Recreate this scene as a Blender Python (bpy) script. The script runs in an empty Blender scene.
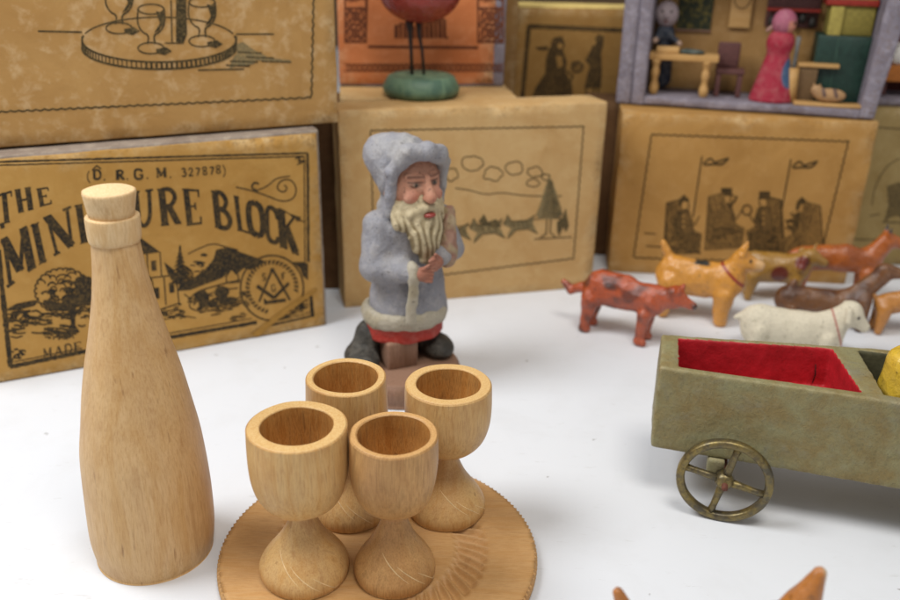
# Wooden miniatures and old toy boxes on a white table. One unit is one centimetre.
import bpy, bmesh, math, random
import numpy as np
from mathutils import Vector, Matrix, noise

random.seed(7); RNG = np.random.default_rng(7)
S = bpy.context.scene; COL = S.collection
S.unit_settings.system = 'METRIC'; S.unit_settings.scale_length = 0.01
rad = math.radians

# ---------------------------------------------------------------- camera model
FPX = 870.0; PITCH = rad(23.3); ROLL = rad(1.04); CH = 14.0
cF = Vector((0, math.cos(PITCH), -math.sin(PITCH)))
R0 = Vector((1, 0, 0)); U0 = R0.cross(cF)
cR = R0*math.cos(ROLL)+U0*math.sin(ROLL); cU = -R0*math.sin(ROLL)+U0*math.cos(ROLL)
CPOS = Vector((0, 0, CH))
def ray(x, y): return cF + cR*((x-450)/FPX) + cU*((300-y)/FPX)
def onplane(x, y, o, n):
    d = ray(x, y); return CPOS + d*((o-CPOS).dot(n)/d.dot(n))
def ground(x, y, z=0.0): return onplane(x, y, Vector((0, 0, z)), Vector((0, 0, 1)))

cam = bpy.data.cameras.new('camera'); co = bpy.data.objects.new('camera', cam); COL.objects.link(co)
m = Matrix((cR, cU, -cF)).transposed().to_4x4(); m.translation = CPOS; co.matrix_world = m
cam.sensor_width = 36; cam.lens = FPX/900*36; cam.clip_start = .5; cam.clip_end = 2000
cam.dof.use_dof = True; cam.dof.focus_distance = 20.5; cam.dof.aperture_fstop = 0.155
S.camera = co

# ---------------------------------------------------------------- materials
def lin(c):
    if isinstance(c, str):
        c = [int(c[i:i+2], 16)/255 for i in (0, 2, 4)]
        c = [x/12.92 if x <= .04045 else ((x+.055)/1.055)**2.4 for x in c]
    return (*c[:3], 1)
class MT:
    def __init__(s, name, rough=.7, spec=.3):
        s.m = bpy.data.materials.new(name); s.m.use_nodes = True
        s.t = s.m.node_tree; s.b = s.t.nodes['Principled BSDF']
        s.b.inputs['Roughness'].default_value = rough
        s.b.inputs['Specular IOR Level'].default_value = spec
        s.tc = s.t.nodes.new('ShaderNodeTexCoord')
        s.bump_h = None
    def n(s, k, **kw):
        q = s.t.nodes.new(k)
        for a, v in kw.items(): setattr(q, a, v)
        return q
    def map(s, scale=(1, 1, 1), rot=(0, 0, 0), src='Object', rnd=True):
        q = s.n('ShaderNodeMapping'); q.inputs['Scale'].default_value = scale; q.inputs['Rotation'].default_value = rot
        s.t.links.new(s.tc.outputs[src], q.inputs['Vector'])
        if rnd:
            oi = s.n('ShaderNodeObjectInfo'); mu = s.n('ShaderNodeVectorMath', operation='SCALE')
            mu.inputs[0].default_value = (37, 51, 23); s.t.links.new(oi.outputs['Random'], mu.inputs['Scale'])
            s.t.links.new(mu.outputs[0], q.inputs['Location'])
        return q.outputs[0]
    def noise(s, vec, scale, detail=5, rough=.6, dist=0):
        q = s.n('ShaderNodeTexNoise'); q.inputs['Scale'].default_value = scale; q.inputs['Detail'].default_value = detail
        q.inputs['Roughness'].default_value = rough; q.inputs['Distortion'].default_value = dist
        s.t.links.new(vec, q.inputs['Vector']); return q.outputs['Fac']
    def ramp(s, fac, a, b, c0=(0, 0, 0, 1), c1=(1, 1, 1, 1)):
        q = s.n('ShaderNodeValToRGB'); e = q.color_ramp.elements
        e[0].position = a; e[1].position = b; e[0].color = c0; e[1].color = c1
        s.t.links.new(fac, q.inputs[0]); return q.outputs[0]
    def mix(s, fac, a, b, mode='MIX'):
        q = s.n('ShaderNodeMix', data_type='RGBA', blend_type=mode)
        for sock, v in ((q.inputs[0], fac), (q.inputs[6], a), (q.inputs[7], b)):
            if isinstance(v, bpy.types.NodeSocket): s.t.links.new(v, sock)
            else: sock.default_value = v
        return q.outputs[2]
    def math(s, op, a, b=0.0):
        q = s.n('ShaderNodeMath', operation=op)
        for sock, v in ((q.inputs[0], a), (q.inputs[1], b)):
            if isinstance(v, bpy.types.NodeSocket): s.t.links.new(v, sock)
            else: sock.default_value = v
        return q.outputs[0]
    def col(s, c): s.t.links.new(c, s.b.inputs['Base Color']); return s
    def rough(s, c): s.t.links.new(c, s.b.inputs['Roughness']); return s
    def bump(s, h, strength=.3, dist=.02):
        q = s.n('ShaderNodeBump'); q.inputs['Strength'].default_value = strength; q.inputs['Distance'].default_value = dist
        s.t.links.new(h, q.inputs['Height'])
        if s.bump_h: s.t.links.new(s.bump_h, q.inputs['Normal'])
        s.bump_h = q.outputs[0]; s.t.links.new(s.bump_h, s.b.inputs['Normal']); return s

def card_mat(name, base, dark, light, blotch=.5, rough=.75, edge='D8C49C'):
    k = MT(name, rough, .25); v = k.map()
    big = k.noise(v, .45, 4, .6, .6); med = k.noise(v, 2.2, 6, .65, .3); fine = k.noise(v, 22, 4, .7)
    c = k.mix(k.ramp(big, .35, .68), lin(base), lin(dark))
    c = k.mix(k.math('MULTIPLY', k.ramp(med, .50, .66), blotch), c, lin(light))
    c = k.mix(k.math('MULTIPLY', k.ramp(fine, .42, .6), .14), c, lin(dark))
    sp = k.noise(v, 9, 2, .5); c = k.mix(k.math('MULTIPLY', k.ramp(sp, .68, .74), .45), c, lin(dark))
    # handling streaks
    st = k.noise(k.map((.35, .35, 3.0)), 1.6, 5, .7, .5)
    c = k.mix(k.math('MULTIPLY', k.ramp(st, .58, .74), .25), c, lin(dark))
    geo = k.n('ShaderNodeNewGeometry'); ew = k.math('MULTIPLY', k.ramp(geo.outputs['Pointiness'], .505, .56), k.ramp(med, .38, .6))
    c = k.mix(k.math('MULTIPLY', ew, .55), c, lin(edge)); ed2 = k.math('MULTIPLY', k.ramp(geo.outputs['Pointiness'], .51, .56), k.ramp(sp, .5, .62)); c = k.mix(k.math('MULTIPLY', ed2, .6), c, lin('6B5030'))
    k.col(c); k.bump(fine, .25, .012); k.bump(med, .3, .035); k.bump(big, .5, .12)
    return k.m
M = {}
M['card_a'] = card_mat('label_card', 'B88D4A', 'AA7F3E', 'C29B5A', .35)
M['card_b'] = card_mat('pale_mottled_card', 'B58D55', 'A87F48', 'CDAE82', .6)
M['card_c'] = card_mat('tan_card', 'C6A36F', 'B9925D', 'CFB07E', .35)
M['card_d'] = card_mat('brown_card', 'B5894C', 'A57A40', 'BE965E', .3)
M['card_e'] = card_mat('olive_card', 'A08A5A', '8E7646', 'AE9A6C', .4)
M['card_h'] = card_mat('dull_yellow_card', 'A57E45', '926C37', 'B28E55', .3)
M['card_shade'] = card_mat('shade_brown_card', '8E6A3C', '7A5930', '9C7A4B', .3)  # browner card, its tone stands for shade in a gap
M['card_grey'] = card_mat('grey_lilac_card', '8F8276', '7B6C60', 'A99B8A', .6, .75, 'B8AC98')
M['card_lilac'] = card_mat('lilac_paper', '817A83', '706972', '98919A', .6, .75, '9E98A2')
M['orange_paper'] = card_mat('orange_paper', 'C67A4A', 'B66A3C', 'D89468', .4)
M['interior'] = card_mat('ochre_wallpaper', 'A68050', '94703E', 'B89464', .4)

def wood_mat(name, base, dark, light, axis='z', flecks=.6, rough=.5, grain=1.0):
    k = MT(name, rough, .35)
    sc = {'z': (1, 1, .13), 'x': (.12, 1, 1), 'y': (1, .12, 1)}[axis]
    v = k.map(sc)
    w = k.noise(v, 2.6*grain, 6, .6, 1.2); f = k.noise(v, 20*grain, 4, .65, .2); b = k.noise(k.map(), .7, 3, .5)
    c = k.mix(k.ramp(w, .38, .66), lin(base), lin(light))
    c = k.mix(k.math('MULTIPLY', k.ramp(w, .54, .72), .75), c, lin(dark))
    c = k.mix(k.math('MULTIPLY', k.ramp(f, .5, .68), .35), c, lin(dark))
    c = k.mix(k.math('MULTIPLY', k.ramp(b, .45, .65), .35), c, lin(dark))
    sc2 = {'z': (1.2, 1.2, .13), 'x': (.13, 1.2, 1.2), 'y': (1.2, .13, 1.2)}[axis]
    q = k.noise(k.map(sc2, (rad(6), 0, 0)), 6.5, 2, .5)
    c = k.mix(k.math('MULTIPLY', k.ramp(q, .67, .76), flecks*.8), c, lin('7E5228'))
    # crossing ray flecks, lighter and finer
    gl = k.noise(k.map({'z': (1, 1, .05), 'x': (.05, 1, 1), 'y': (1, .05, 1)}[axis]), 42*grain, 3, .6, .1)
    c = k.mix(k.math('MULTIPLY', k.ramp(gl, .5, .64), .38), c, lin(dark)); c = k.mix(k.math('MULTIPLY', k.ramp(gl, .3, .44, (1, 1, 1, 1), (0, 0, 0, 1)), .25), c, lin(light))
    k.bump(gl, .3, .012)
    r2 = k.noise(k.map((.5, .5, 5) if axis == 'z' else (5, .5, .5)), 9, 3, .6)
    c = k.mix(k.math('MULTIPLY', k.ramp(r2, .55, .75), .25), c, lin(light))
    if axis == 'z':       # end grain on cut tops: paler, pored
        ge = k.n('ShaderNodeNewGeometry'); sx_ = k.n('ShaderNodeSeparateXYZ'); k.t.links.new(ge.outputs['True Normal'], sx_.inputs[0])
        eg = k.ramp(sx_.outputs['Z'], .8, .95); po = k.noise(k.map(), 26, 4, .75)
        ec = k.mix(k.ramp(po, .42, .62), lin(light), lin(base)); c = k.mix(k.math('MULTIPLY', eg, .8), c, ec); k.bump(po, .35, .015)
    k.col(c); k.bump(f, .25, .012); k.bump(q, .15, .02); k.bump(r2, .12, .01)
    return k.m
M['bottle'] = wood_mat('pale_beech', 'CBA26B', 'AE7F48', 'DAB888', 'z', .8, .45)
M['cork'] = wood_mat('sawn_beech', 'D2AE7C', 'B48A55', 'E2C79C', 'z', .7, .75, 1.4)
M['cup1'] = wood_mat('turned_maple', 'C99D60', 'A67542', 'D9B880', 'z', .6, .42)
M['cup2'] = wood_mat('brown_maple', 'BC8E58', '8A6238', 'D0A56C', 'z', .5, .42)
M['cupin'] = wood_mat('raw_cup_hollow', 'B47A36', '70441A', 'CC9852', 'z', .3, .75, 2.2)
M['plate'] = wood_mat('plate_maple', 'C0935C', 'A87B49', 'CBA371', 'x', .15, .5, 2.0)
M['darkwood'] = wood_mat('stained_brown_wood', '7E5F4A', '654636', '957460', 'z', .4, .6)
M['tinywood'] = wood_mat('tiny_furniture_wood', 'B98F55', '9C713C', 'CBA36B', 'x', .2, .6)

def paint_mat(name, rough=.45, spec=.5, speck=.35, bumpd=.03, lite=.07, chips=0):
    k = MT(name, rough, spec); a = k.n('ShaderNodeAttribute', attribute_name='paint')
    v = k.map(rnd=False); w = k.noise(v, 3, 5, .65, .4); f = k.noise(v, 14, 5, .7); p = k.noise(v, 7, 2, .5)
    dk = k.mix(.62, a.outputs['Color'], (.03, .018, .012, 1)); lt = k.mix(lite, a.outputs['Color'], (.8, .72, .6, 1))
    c = k.mix(k.math('MULTIPLY', k.ramp(w, .45, .7), .5), a.outputs['Color'], lt)
    c = k.mix(k.math('MULTIPLY', k.ramp(f, .5, .68), speck), c, dk)
    c = k.mix(k.math('MULTIPLY', k.ramp(p, .66, .71), speck*2), c, dk)
    if chips: ch_ = k.ramp(k.noise(v, 4.3, 6, .75, .4), .66, .69); c = k.mix(k.math('MULTIPLY', ch_, chips), c, lin('B08A58'))
    k.col(c); k.rough(k.ramp(w, .3, .75, (rough*.75,)*3+(1,), (min(1, rough*1.4),)*3+(1,)))
    if chips:
        vo = k.n('ShaderNodeTexVoronoi', feature='F1'); vo.inputs['Scale'].default_value = 2.6; k.t.links.new(v, vo.inputs['Vector']); k.bump(vo.outputs['Distance'], .55, .09)
    k.bump(w, .6, bumpd*2.4); k.bump(f, .45, bumpd*.8)
    return k.m
M['coat'] = paint_mat('worn_chalk_coat', .6, .35, .32, .05, .3)
M['gloss'] = paint_mat('glossy_toy_paint', .24, .7, .4, chips=.6)
M['gloss_worn'] = paint_mat('worn_toy_paint', .22, .8, .9, .05, chips=.6)
M['chalk'] = paint_mat('chalky_paint', .6, .35, .3, .045, .2)

def solid(name, c, rough=.6, spec=.3, var=.2, bump=.02, metal=0):
    k = MT(name, rough, spec); v = k.map(); f = k.noise(v, 6, 5, .65); g = k.noise(v, 1.3, 3, .6)
    d = tuple(x*(1-var*1.4) for x in lin(c)[:3])+(1,); l = tuple(min(1, x*(1+var)) for x in lin(c)[:3])+(1,)
    cc = k.mix(k.ramp(f, .35, .7), d, l); cc = k.mix(k.math('MULTIPLY', k.ramp(g, .4, .7), .5), cc, lin(c))
    k.col(cc); k.bump(f, .3, bump); k.b.inputs['Metallic'].default_value = metal; return k.m
def ink_mat(name, c, paper, wear=.5):
    k = MT(name, .8, .2); v = k.map(rnd=False)
    f = k.noise(v, 14, 4, .7); g = k.noise(v, 1.5, 3, .6)
    w = k.math('ADD', k.math('MULTIPLY', k.ramp(f, .47, .68), wear), k.math('MULTIPLY', k.ramp(g, .45, .75), wear*.3))
    k.col(k.mix(w, lin(c), lin(paper))); return k.m
M['ink_a'] = ink_mat('black_ink_on_label', '2A2620', 'B08A48', .28)
M['ink_b'] = ink_mat('black_ink_on_pale_card', '38301F', 'B59660', .3)
M['ink_c'] = ink_mat('grey_ink', '4A412C', 'B8965E', .35)
M['ink_fill'] = ink_mat('grey_wash_ink', '776A4C', 'B8965E', .5)
M['ink_d'] = ink_mat('brown_black_ink', '3A2D1A', 'A57E42', .3)
M['ink_dfill'] = ink_mat('brown_wash_ink', '644B2A', '9A743B', .5)
M['ink_dlight'] = ink_mat('pale_wash_ink', '75572F', 'A57C42', .8)
M['ink_h'] = ink_mat('dark_ink', '3A2E1E', '8F6E3C', .75)
M['ink_o'] = ink_mat('brown_ink_on_orange', '5C3524', 'B8632F', .35)
M['ink_e'] = ink_mat('faded_ink', '5B4D33', '96804F', .6)
M['lit_top_yellow'] = solid('painted_lit_yellow', 'E3C77A', .7)  # light on the tall box's top, put in as colour
M['tear'] = solid('torn_paper_edge', 'A47B3B', .85, .2, .15)

# ---------------------------------------------------------------- object helpers
def tag(o, label=None, cat=None, group=None, kind=None):
    for k_, v_ in (('label', label), ('category', cat), ('group', group), ('kind', kind)):
        if v_: o[k_] = v_
    return o
def thing(name, label, cat, loc=(0, 0, 0), rz=0, group=None):
    o = bpy.data.objects.new(name, None); COL.objects.link(o); o.empty_display_size = .5
    o.location = loc; o.rotation_euler = (0, 0, rz); return tag(o, label, cat, group)
def link(name, me, mats, parent=None, smooth=True, loc=None):
    for mt in (mats if isinstance(mats, (list, tuple)) else [mats]): me.materials.append(mt)
    if smooth: me.polygons.foreach_set('use_smooth', [True]*len(me.polygons))
    o = bpy.data.objects.new(name, me); COL.objects.link(o)
    if parent: o.parent = parent
    if loc is not None: o.location = loc
    return o
def from_bm(name, bm, mats, parent=None, smooth=True, loc=None):
    bmesh.ops.recalc_face_normals(bm, faces=bm.faces)
    me = bpy.data.meshes.new(name); bm.to_mesh(me); bm.free(); return link(name, me, mats, parent, smooth, loc)
def lathe(prof, seg=96, wob=0.0, seed=0, close=True):
    bm = bmesh.new(); rings = []
    for r, z in prof:
        if r < 1e-4: rings.append([bm.verts.new((0, 0, z))]); continue
        ring = []
        for i in range(seg):
            a = 2*math.pi*i/seg
            rr = r+wob*noise.noise(Vector((math.cos(a)*1.3+seed, math.sin(a)*1.3, z*.9)))
            ring.append(bm.verts.new((rr*math.cos(a), rr*math.sin(a), z)))
        rings.append(ring)
    for A, B in zip(rings, rings[1:]):
        for i in range(seg):
            j = (i+1) % seg
            if len(A) == 1: bm.faces.new((A[0], B[i], B[j]))
            elif len(B) == 1: bm.faces.new((A[i], A[j], B[0]))
            else: bm.faces.new((A[i], A[j], B[j], B[i]))
    return bm
def smoothprof(pts, n=8):     # Catmull-Rom through profile points
    P_ = [pts[0]]+list(pts)+[pts[-1]]; out = []
    for i in range(1, len(P_)-2):
        a, b, c, d = [np.array(P_[i+k], float) for k in (-1, 0, 1, 2)]
        for t in np.linspace(0, 1, n, endpoint=False):
            out.append(tuple(.5*((2*b)+(c-a)*t+(2*a-5*b+4*c-d)*t*t+(3*b-a-3*c+d)*t**3)))
    out.append(tuple(pts[-1])); return [(max(0, r), z) for r, z in out]
def add_rbox(bm, o, dims, r=.06, wob=.0, seed=0, step=.6, rot=None):
    """rounded box, o = min corner, worn edges wobble; all faces as grids"""
    def axis(L):
        rr = min(r, L*.45); k = max(1, int((L-2*rr)/step))
        a = [0, rr*.25, rr*.6]+[rr+(L-2*rr)*i/k for i in range(k+1)]+[L-rr*.6, L-rr*.25, L]; return a
    D = Vector(dims); ax = [axis(d) for d in D]; rr = [min(r, d*.45) for d in D]; cache = {}
    def vert(i, j, k):
        key = (i, j, k)
        if key in cache: return cache[key]
        p = Vector((ax[0][i], ax[1][j], ax[2][k]))
        q = Vector(tuple(min(max(p[t], rr[t]), D[t]-rr[t]) for t in range(3)))
        d = p-q; e = Vector((d[0]/rr[0], d[1]/rr[1], d[2]/rr[2])); L = e.length
        cnt = sum(1 for t in range(3) if abs(e[t]) > .01)
        if L > 1e-6:
            mx = max(abs(c) for c in e); e2 = e*(mx/L); p = q+Vector((e2[0]*rr[0], e2[1]*rr[1], e2[2]*rr[2]))
        if wob:
            nv = Vector((noise.noise(p*.9+Vector((seed, 0, 0))), noise.noise(p*.9+Vector((0, seed, 5))), noise.noise(p*.9+Vector((9, 0, seed)))))
            nv2 = Vector((noise.noise(p*4+Vector((seed, 0, 0))), noise.noise(p*4+Vector((0, seed, 5))), noise.noise(p*4+Vector((9, 0, seed)))))
            w = wob if cnt >= 2 else wob*.5
            dv = nv*w+nv2*w*.35
            if cnt < 2: dv = Vector((0, 0, 0)) if j == 0 else dv*.5    # front face stays flat for its print
            elif j <= 2: dv.y = abs(dv.y)
            p = p+dv
        p = p+Vector(o)
        if rot is not None: p = rot @ p
        cache[key] = bm.verts.new(p); return cache[key]
    n = [len(a)-1 for a in ax]
    for fx in (0, n[0]):
        for j in range(n[1]):
            for k in range(n[2]): bm.faces.new((vert(fx, j, k), vert(fx, j+1, k), vert(fx, j+1, k+1), vert(fx, j, k+1)))
    for fy in (0, n[1]):
        for i in range(n[0]):
            for k in range(n[2]): bm.faces.new((vert(i, fy, k), vert(i+1, fy, k), vert(i+1, fy, k+1), vert(i, fy, k+1)))
    for fz in (0, n[2]):
        for i in range(n[0]):
            for j in range(n[1]): bm.faces.new((vert(i, j, fz), vert(i+1, j, fz), vert(i+1, j+1, fz), vert(i, j+1, fz)))
    return bm
def rbox(name, o, dims, mat, parent, r=.05, wob=0, seed=0, rot=None, step=.6):
    bm = bmesh.new(); add_rbox(bm, o, dims, r, wob, seed, step, rot); return from_bm(name, bm, mat, parent)
def add_tube(bm, pts, rs, seg=12, cap=True):
    rings = []; up = Vector((.13, .21, .97))
    for i, p in enumerate(pts):
        p = Vector(p); a = Vector(pts[max(0, i-1)]); b = Vector(pts[min(len(pts)-1, i+1)]); t = (b-a).normalized()
        s_ = t.cross(up); s_ = s_.normalized() if s_.length > .1 else t.cross(Vector((1, 0, 0))).normalized(); w = s_.cross(t)
        r = rs[i] if hasattr(rs, '__len__') else rs
        rings.append([bm.verts.new(p+(s_*math.cos(2*math.pi*k/seg)+w*math.sin(2*math.pi*k/seg))*r) for k in range(seg)])
    for A, B in zip(rings, rings[1:]):
        for i in range(seg): bm.faces.new((A[i], A[(i+1) % seg], B[(i+1) % seg], B[i]))
    if cap: bm.faces.new(rings[0]); bm.faces.new(rings[-1])

# ---------------------------------------------------------------- sculpting: signed distance fields meshed with surface nets
def ell(P, c, r):
    k = (P-np.array(c))/np.array(r); k0 = np.linalg.norm(k, axis=-1); k1 = np.linalg.norm(k/np.array(r), axis=-1)+1e-9
    return k0*(k0-1)/k1
def cap(P, a, b, ra, rb, sy=1.0):
    a = np.array(a, float); b = np.array(b, float); sc = np.array((1, 1/sy, 1)); Q = (P-a)*sc; ba = (b-a)*sc
    h = np.clip((Q@ba)/(ba@ba+1e-12), 0, 1); return (np.linalg.norm(Q-h[..., None]*ba, axis=-1)-(ra+(rb-ra)*h))*min(1, sy)
def smin(a, b, k=.2):
    h = np.clip(.5+.5*(b-a)/k, 0, 1); return b*(1-h)+a*h-k*h*(1-h)
def smax(a, b, k=.1): return -smin(-a, -b, k)
def lump(P, f=2.0, s=0.0):
    x, y, z = P[..., 0]*f+s, P[..., 1]*f+s*1.7, P[..., 2]*f+s*2.3
    return (np.sin(x+1.3*np.sin(y*1.1))*np.sin(y*1.2+1.1*np.sin(z))*np.sin(z*1.1+1.2*np.sin(x*.9))
            + .5*np.sin(2.3*x+z)*np.sin(2.1*y-x)*np.sin(1.9*z+y))
def nets(name, f, lo, hi, h, mat, parent, paint=None, loc=None):
    lo = np.array(lo, float); hi = np.array(hi, float); N = np.ceil((hi-lo)/h).astype(int)+1
    g = np.stack(np.meshgrid(*[lo[i]+h*np.arange(N[i]) for i in range(3)], indexing='ij'), -1)
    V = f(g); s_ = V < 0
    ns = N-1; acc = np.zeros((*ns, 3)); cnt = np.zeros(ns)
    offs = [(i, j, k) for i in (0, 1) for j in (0, 1) for k in (0, 1)]
    def sl(o): return tuple(slice(o[i], o[i]+ns[i]) for i in range(3))
    for a in offs:
        for ax_ in range(3):
            if a[ax_]: continue
            b = list(a); b[ax_] = 1; va, vb = V[sl(a)], V[sl(b)]; cr = (va < 0) != (vb < 0)
            t = np.where(cr, va/np.where(cr, va-vb, 1), 0); pa, pb = g[sl(a)], g[sl(b)]
            acc += np.where(cr[..., None], pa+(pb-pa)*t[..., None], 0); cnt += cr
    act = cnt > 0; idx = -np.ones(ns, int); idx[act] = np.arange(act.sum()); verts = acc[act]/cnt[act][:, None]
    quads = []
    for ax_ in range(3):
        u, w = [(1, 2), (2, 0), (0, 1)][ax_]
        a = [slice(None)]*3; b = [slice(None)]*3; a[ax_] = slice(0, -1); b[ax_] = slice(1, None)
        cr = s_[tuple(a)] != s_[tuple(b)]; I = np.argwhere(cr)
        I = I[(I[:, u] > 0) & (I[:, w] > 0) & (I[:, u] < ns[u]) & (I[:, w] < ns[w]) & (I[:, ax_] < ns[ax_])]
        if not len(I): continue
        eu = np.zeros(3, int); eu[u] = 1; ew = np.zeros(3, int); ew[w] = 1
        q = np.stack([idx[tuple((I-eu-ew).T)], idx[tuple((I-ew).T)], idx[tuple(I.T)], idx[tuple((I-eu).T)]], 1)
        flip = s_[tuple(a)][tuple(I.T)] == False
        q[flip] = q[flip][:, ::-1]; quads.append(q)
    q = np.concatenate(quads); q = q[(q >= 0).all(1)]
    me = bpy.data.meshes.new(name); me.from_pydata(verts.tolist(), [], q.tolist()); me.update()
    if paint is not None:
        c = paint(verts); ca = me.color_attributes.new('paint', 'FLOAT_COLOR', 'POINT')
        ca.data.foreach_set('color', np.concatenate([c, np.ones((len(c), 1))], 1).ravel())
    return link(name, me, mat, parent, True, loc)
def L3(c): return np.array(lin(c)[:3])
def base_paint(V, c): return np.tile(L3(c), (len(V), 1))
def dab(C, m_, c):           # blend colour c where mask m_ in 0..1
    m_ = np.clip(m_, 0, 1)[:, None]; return C*(1-m_)+L3(c)*m_
def soft(d, w=.05): return np.clip(.5-d/w, 0, 1)

# ---------------------------------------------------------------- printing: ink laid on the flat face of a box
class Face:
    def __init__(s, o, ang):
        s.o = Vector(o); s.u = Vector((math.cos(ang), math.sin(ang), 0)); s.nrm = Vector((s.u.y, -s.u.x, 0))
    def at(s, x, y, off):
        return onplane(x, y, s.o+s.nrm*off, s.nrm)
class Ink:
    def __init__(s, face, base=.03): s.f = face; s.base = base; s.g = 1.25; s.bm = bmesh.new(); s.k = 0
    def off(s): s.k += 1; return s.base+.00006*(s.k % 260)
    def line(s, pts, w=1.2, closed=False, mi=0, jit=0.0):
        w = [q*s.g for q in w] if hasattr(w, '__len__') else w*s.g
        pts = [Vector(p[:2]) for p in pts]
        if jit: pts = [p+Vector((random.uniform(-jit, jit), random.uniform(-jit, jit))) for p in pts]
        if closed: pts = pts+[pts[0]]
        if len(pts) < 2: return
        off = s.off(); L = []; n_ = len(pts)
        for i, p in enumerate(pts):
            a = pts[i-1] if i > 0 else (pts[-2] if closed else p); b = pts[i+1] if i < n_-1 else (pts[1] if closed else p)
            d1 = (p-a); d2 = (b-p)
            d1 = d1.normalized() if d1.length > 1e-6 else d2.normalized(); d2 = d2.normalized() if d2.length > 1e-6 else d1
            t = d1+d2; t = t.normalized() if t.length > .3 else d1; nn = Vector((-t.y, t.x))
            c = max(.5, nn.dot(Vector((-d1.y, d1.x)))); ww = (w[i] if hasattr(w, '__len__') else w)/2/c
            L.append((s.bm.verts.new(s.f.at(*(p+nn*ww), off)), s.bm.verts.new(s.f.at(*(p-nn*ww), off))))
        for A, B in zip(L, L[1:]):
            f = s.bm.faces.new((A[0], B[0], B[1], A[1])); f.material_index = mi
    def poly(s, pts, mi=0):
        off = s.off(); from mathutils.geometry import tessellate_polygon
        vs = [s.bm.verts.new(s.f.at(p[0], p[1], off)) for p in pts]
        for t in tessellate_polygon([[Vector((p[0], p[1], 0)) for p in pts]]):
            try: f = s.bm.faces.new([vs[i] for i in t]); f.material_index = mi
            except ValueError: pass
    def wavy(s, a, b, amp=.9, wl=8.5, w=1.3):
        a = Vector(a); b = Vector(b); d = (b-a); L = d.length; d.normalize(); n = Vector((-d.y, d.x)); k = int(L/1.6)
        s.line([a+d*(L*i/k)+n*(amp*abs(math.sin(math.pi*L*i/k/wl))*1.6-amp*.5+.25*noise.noise(Vector((i*.3, a.x, a.y)))) for i in range(k+1)], w)
    def rough_line(s, a, b, w=2, amp=.4):
        a = Vector(a); b = Vector(b); d = b-a; k = max(2, int(d.length/3)); n = Vector((-d.y, d.x)).normalized()
        s.line([a+d*(i/k)+n*amp*noise.noise(Vector((i*.7, a.x, b.y))) for i in range(k+1)],
               [w*(1+.35*noise.noise(Vector((i*.9, b.x, 3)))) for i in range(k+1)])
    def ellipse(s, cx, cy, rx, ry, w=1.2, a0=0, a1=360, mi=0, n=28, wob=0, tilt=0):
        pts = []
        for i in range(n+1):
            t = rad(a0+(a1-a0)*i/n); k = 1+wob*noise.noise(Vector((math.cos(t)*1.5+cx, math.sin(t)*1.5, cy)))
            x, y = rx*k*math.cos(t), ry*k*math.sin(t); ct, st = math.cos(tilt), math.sin(tilt)
            pts.append((cx+x*ct-y*st, cy+x*st+y*ct))
        if w is None: s.poly(pts[:-1], mi)
        else: s.line(pts, w, mi=mi)
    def blob(s, cx, cy, rx, ry, mi=0, wob=.25, n=22): s.ellipse(cx, cy, rx, ry, None, mi=mi, n=n, wob=wob)
    def hatch(s, poly, spacing=2.5, ang=20, w=1, mi=0, jit=.6, keep=.85):
        """broken hatch strokes clipped to a pixel polygon"""
        a = rad(ang); d = Vector((math.cos(a), math.sin(a))); n = Vector((-d.y, d.x)); P_ = [Vector(p) for p in poly]
        lo = min(p.dot(n) for p in P_); hi = max(p.dot(n) for p in P_); t = lo+spacing/2
        while t < hi:
            xs = []
            for p, q in zip(P_, P_[1:]+P_[:1]):
                pa, qa = p.dot(n)-t, q.dot(n)-t
                if (pa < 0) != (qa < 0): r_ = p+(q-p)*(pa/(pa-qa)); xs.append(r_.dot(d))
            xs.sort()
            for x0, x1 in zip(xs[::2], xs[1::2]):
                x = x0
                while x < x1:
                    L = random.uniform(4, 14); e = min(x1, x+L)
                    if random.random() < keep and e-x > .8:
                        m0 = n*(t+random.uniform(-jit, jit)); m1 = n*(t+random.uniform(-jit, jit))
                        s.line([d*x+m0, d*((x+e)/2)+(m0+m1)/2+n*random.uniform(-.3, .3), d*e+m1], [w*.6, w*random.uniform(.8, 1.3), w*.6], mi=mi)
                    x = e+random.uniform(.3, 1.8)
            t += spacing
    def scribble(s, cx, cy, rx, ry, n=40, w=1, size=3, mi=0):
        for _ in range(n):
            a = random.uniform(0, 6.28); r_ = math.sqrt(random.random()); x = cx+rx*r_*math.cos(a); y = cy+ry*r_*math.sin(a)
            a0 = random.uniform(150, 240); s.ellipse(x, y, size*random.uniform(.5, 1.2), size*random.uniform(.35, .8), w*random.uniform(.6, 1.2), a0, a0+random.uniform(90, 190), n=5, mi=mi)
    def glyph(s, ch, TL, TR, BR, BL, w=1.0):
        TL, TR, BR, BL = map(Vector, (TL, TR, BR, BL)); W = ((TR-TL).length+(BR-BL).length)/2*w*1.02
        for pts, wt in GL[ch]:
            if len(pts) > 2 and wt > 0: pts = smooth2(pts)
            q = []
            for u, v in pts:
                a = TL+(TR-TL)*u; b = BL+(BR-BL)*u; q.append(a+(b-a)*v)
            s.line(q, abs(wt)*W)
    def build(s, name, mats, parent):
        inv = parent.matrix_world.inverted()
        for v in s.bm.verts: v.co = inv @ v.co
        me = bpy.data.meshes.new(name); s.bm.to_mesh(me); s.bm.free(); return link(name, me, mats, parent, False)
def smooth2(pts):
    for _ in range(2):
        o = [pts[0]]
        for a, b in zip(pts, pts[1:]): o += [(a[0]*.75+b[0]*.25, a[1]*.75+b[1]*.25), (a[0]*.25+b[0]*.75, a[1]*.25+b[1]*.75)]
        pts = o+[pts[-1]]
    return pts
def ser(x0, x1, v): return ([(x0, v), (x1, v)], .07)
K, T_ = .24, .09
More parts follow.
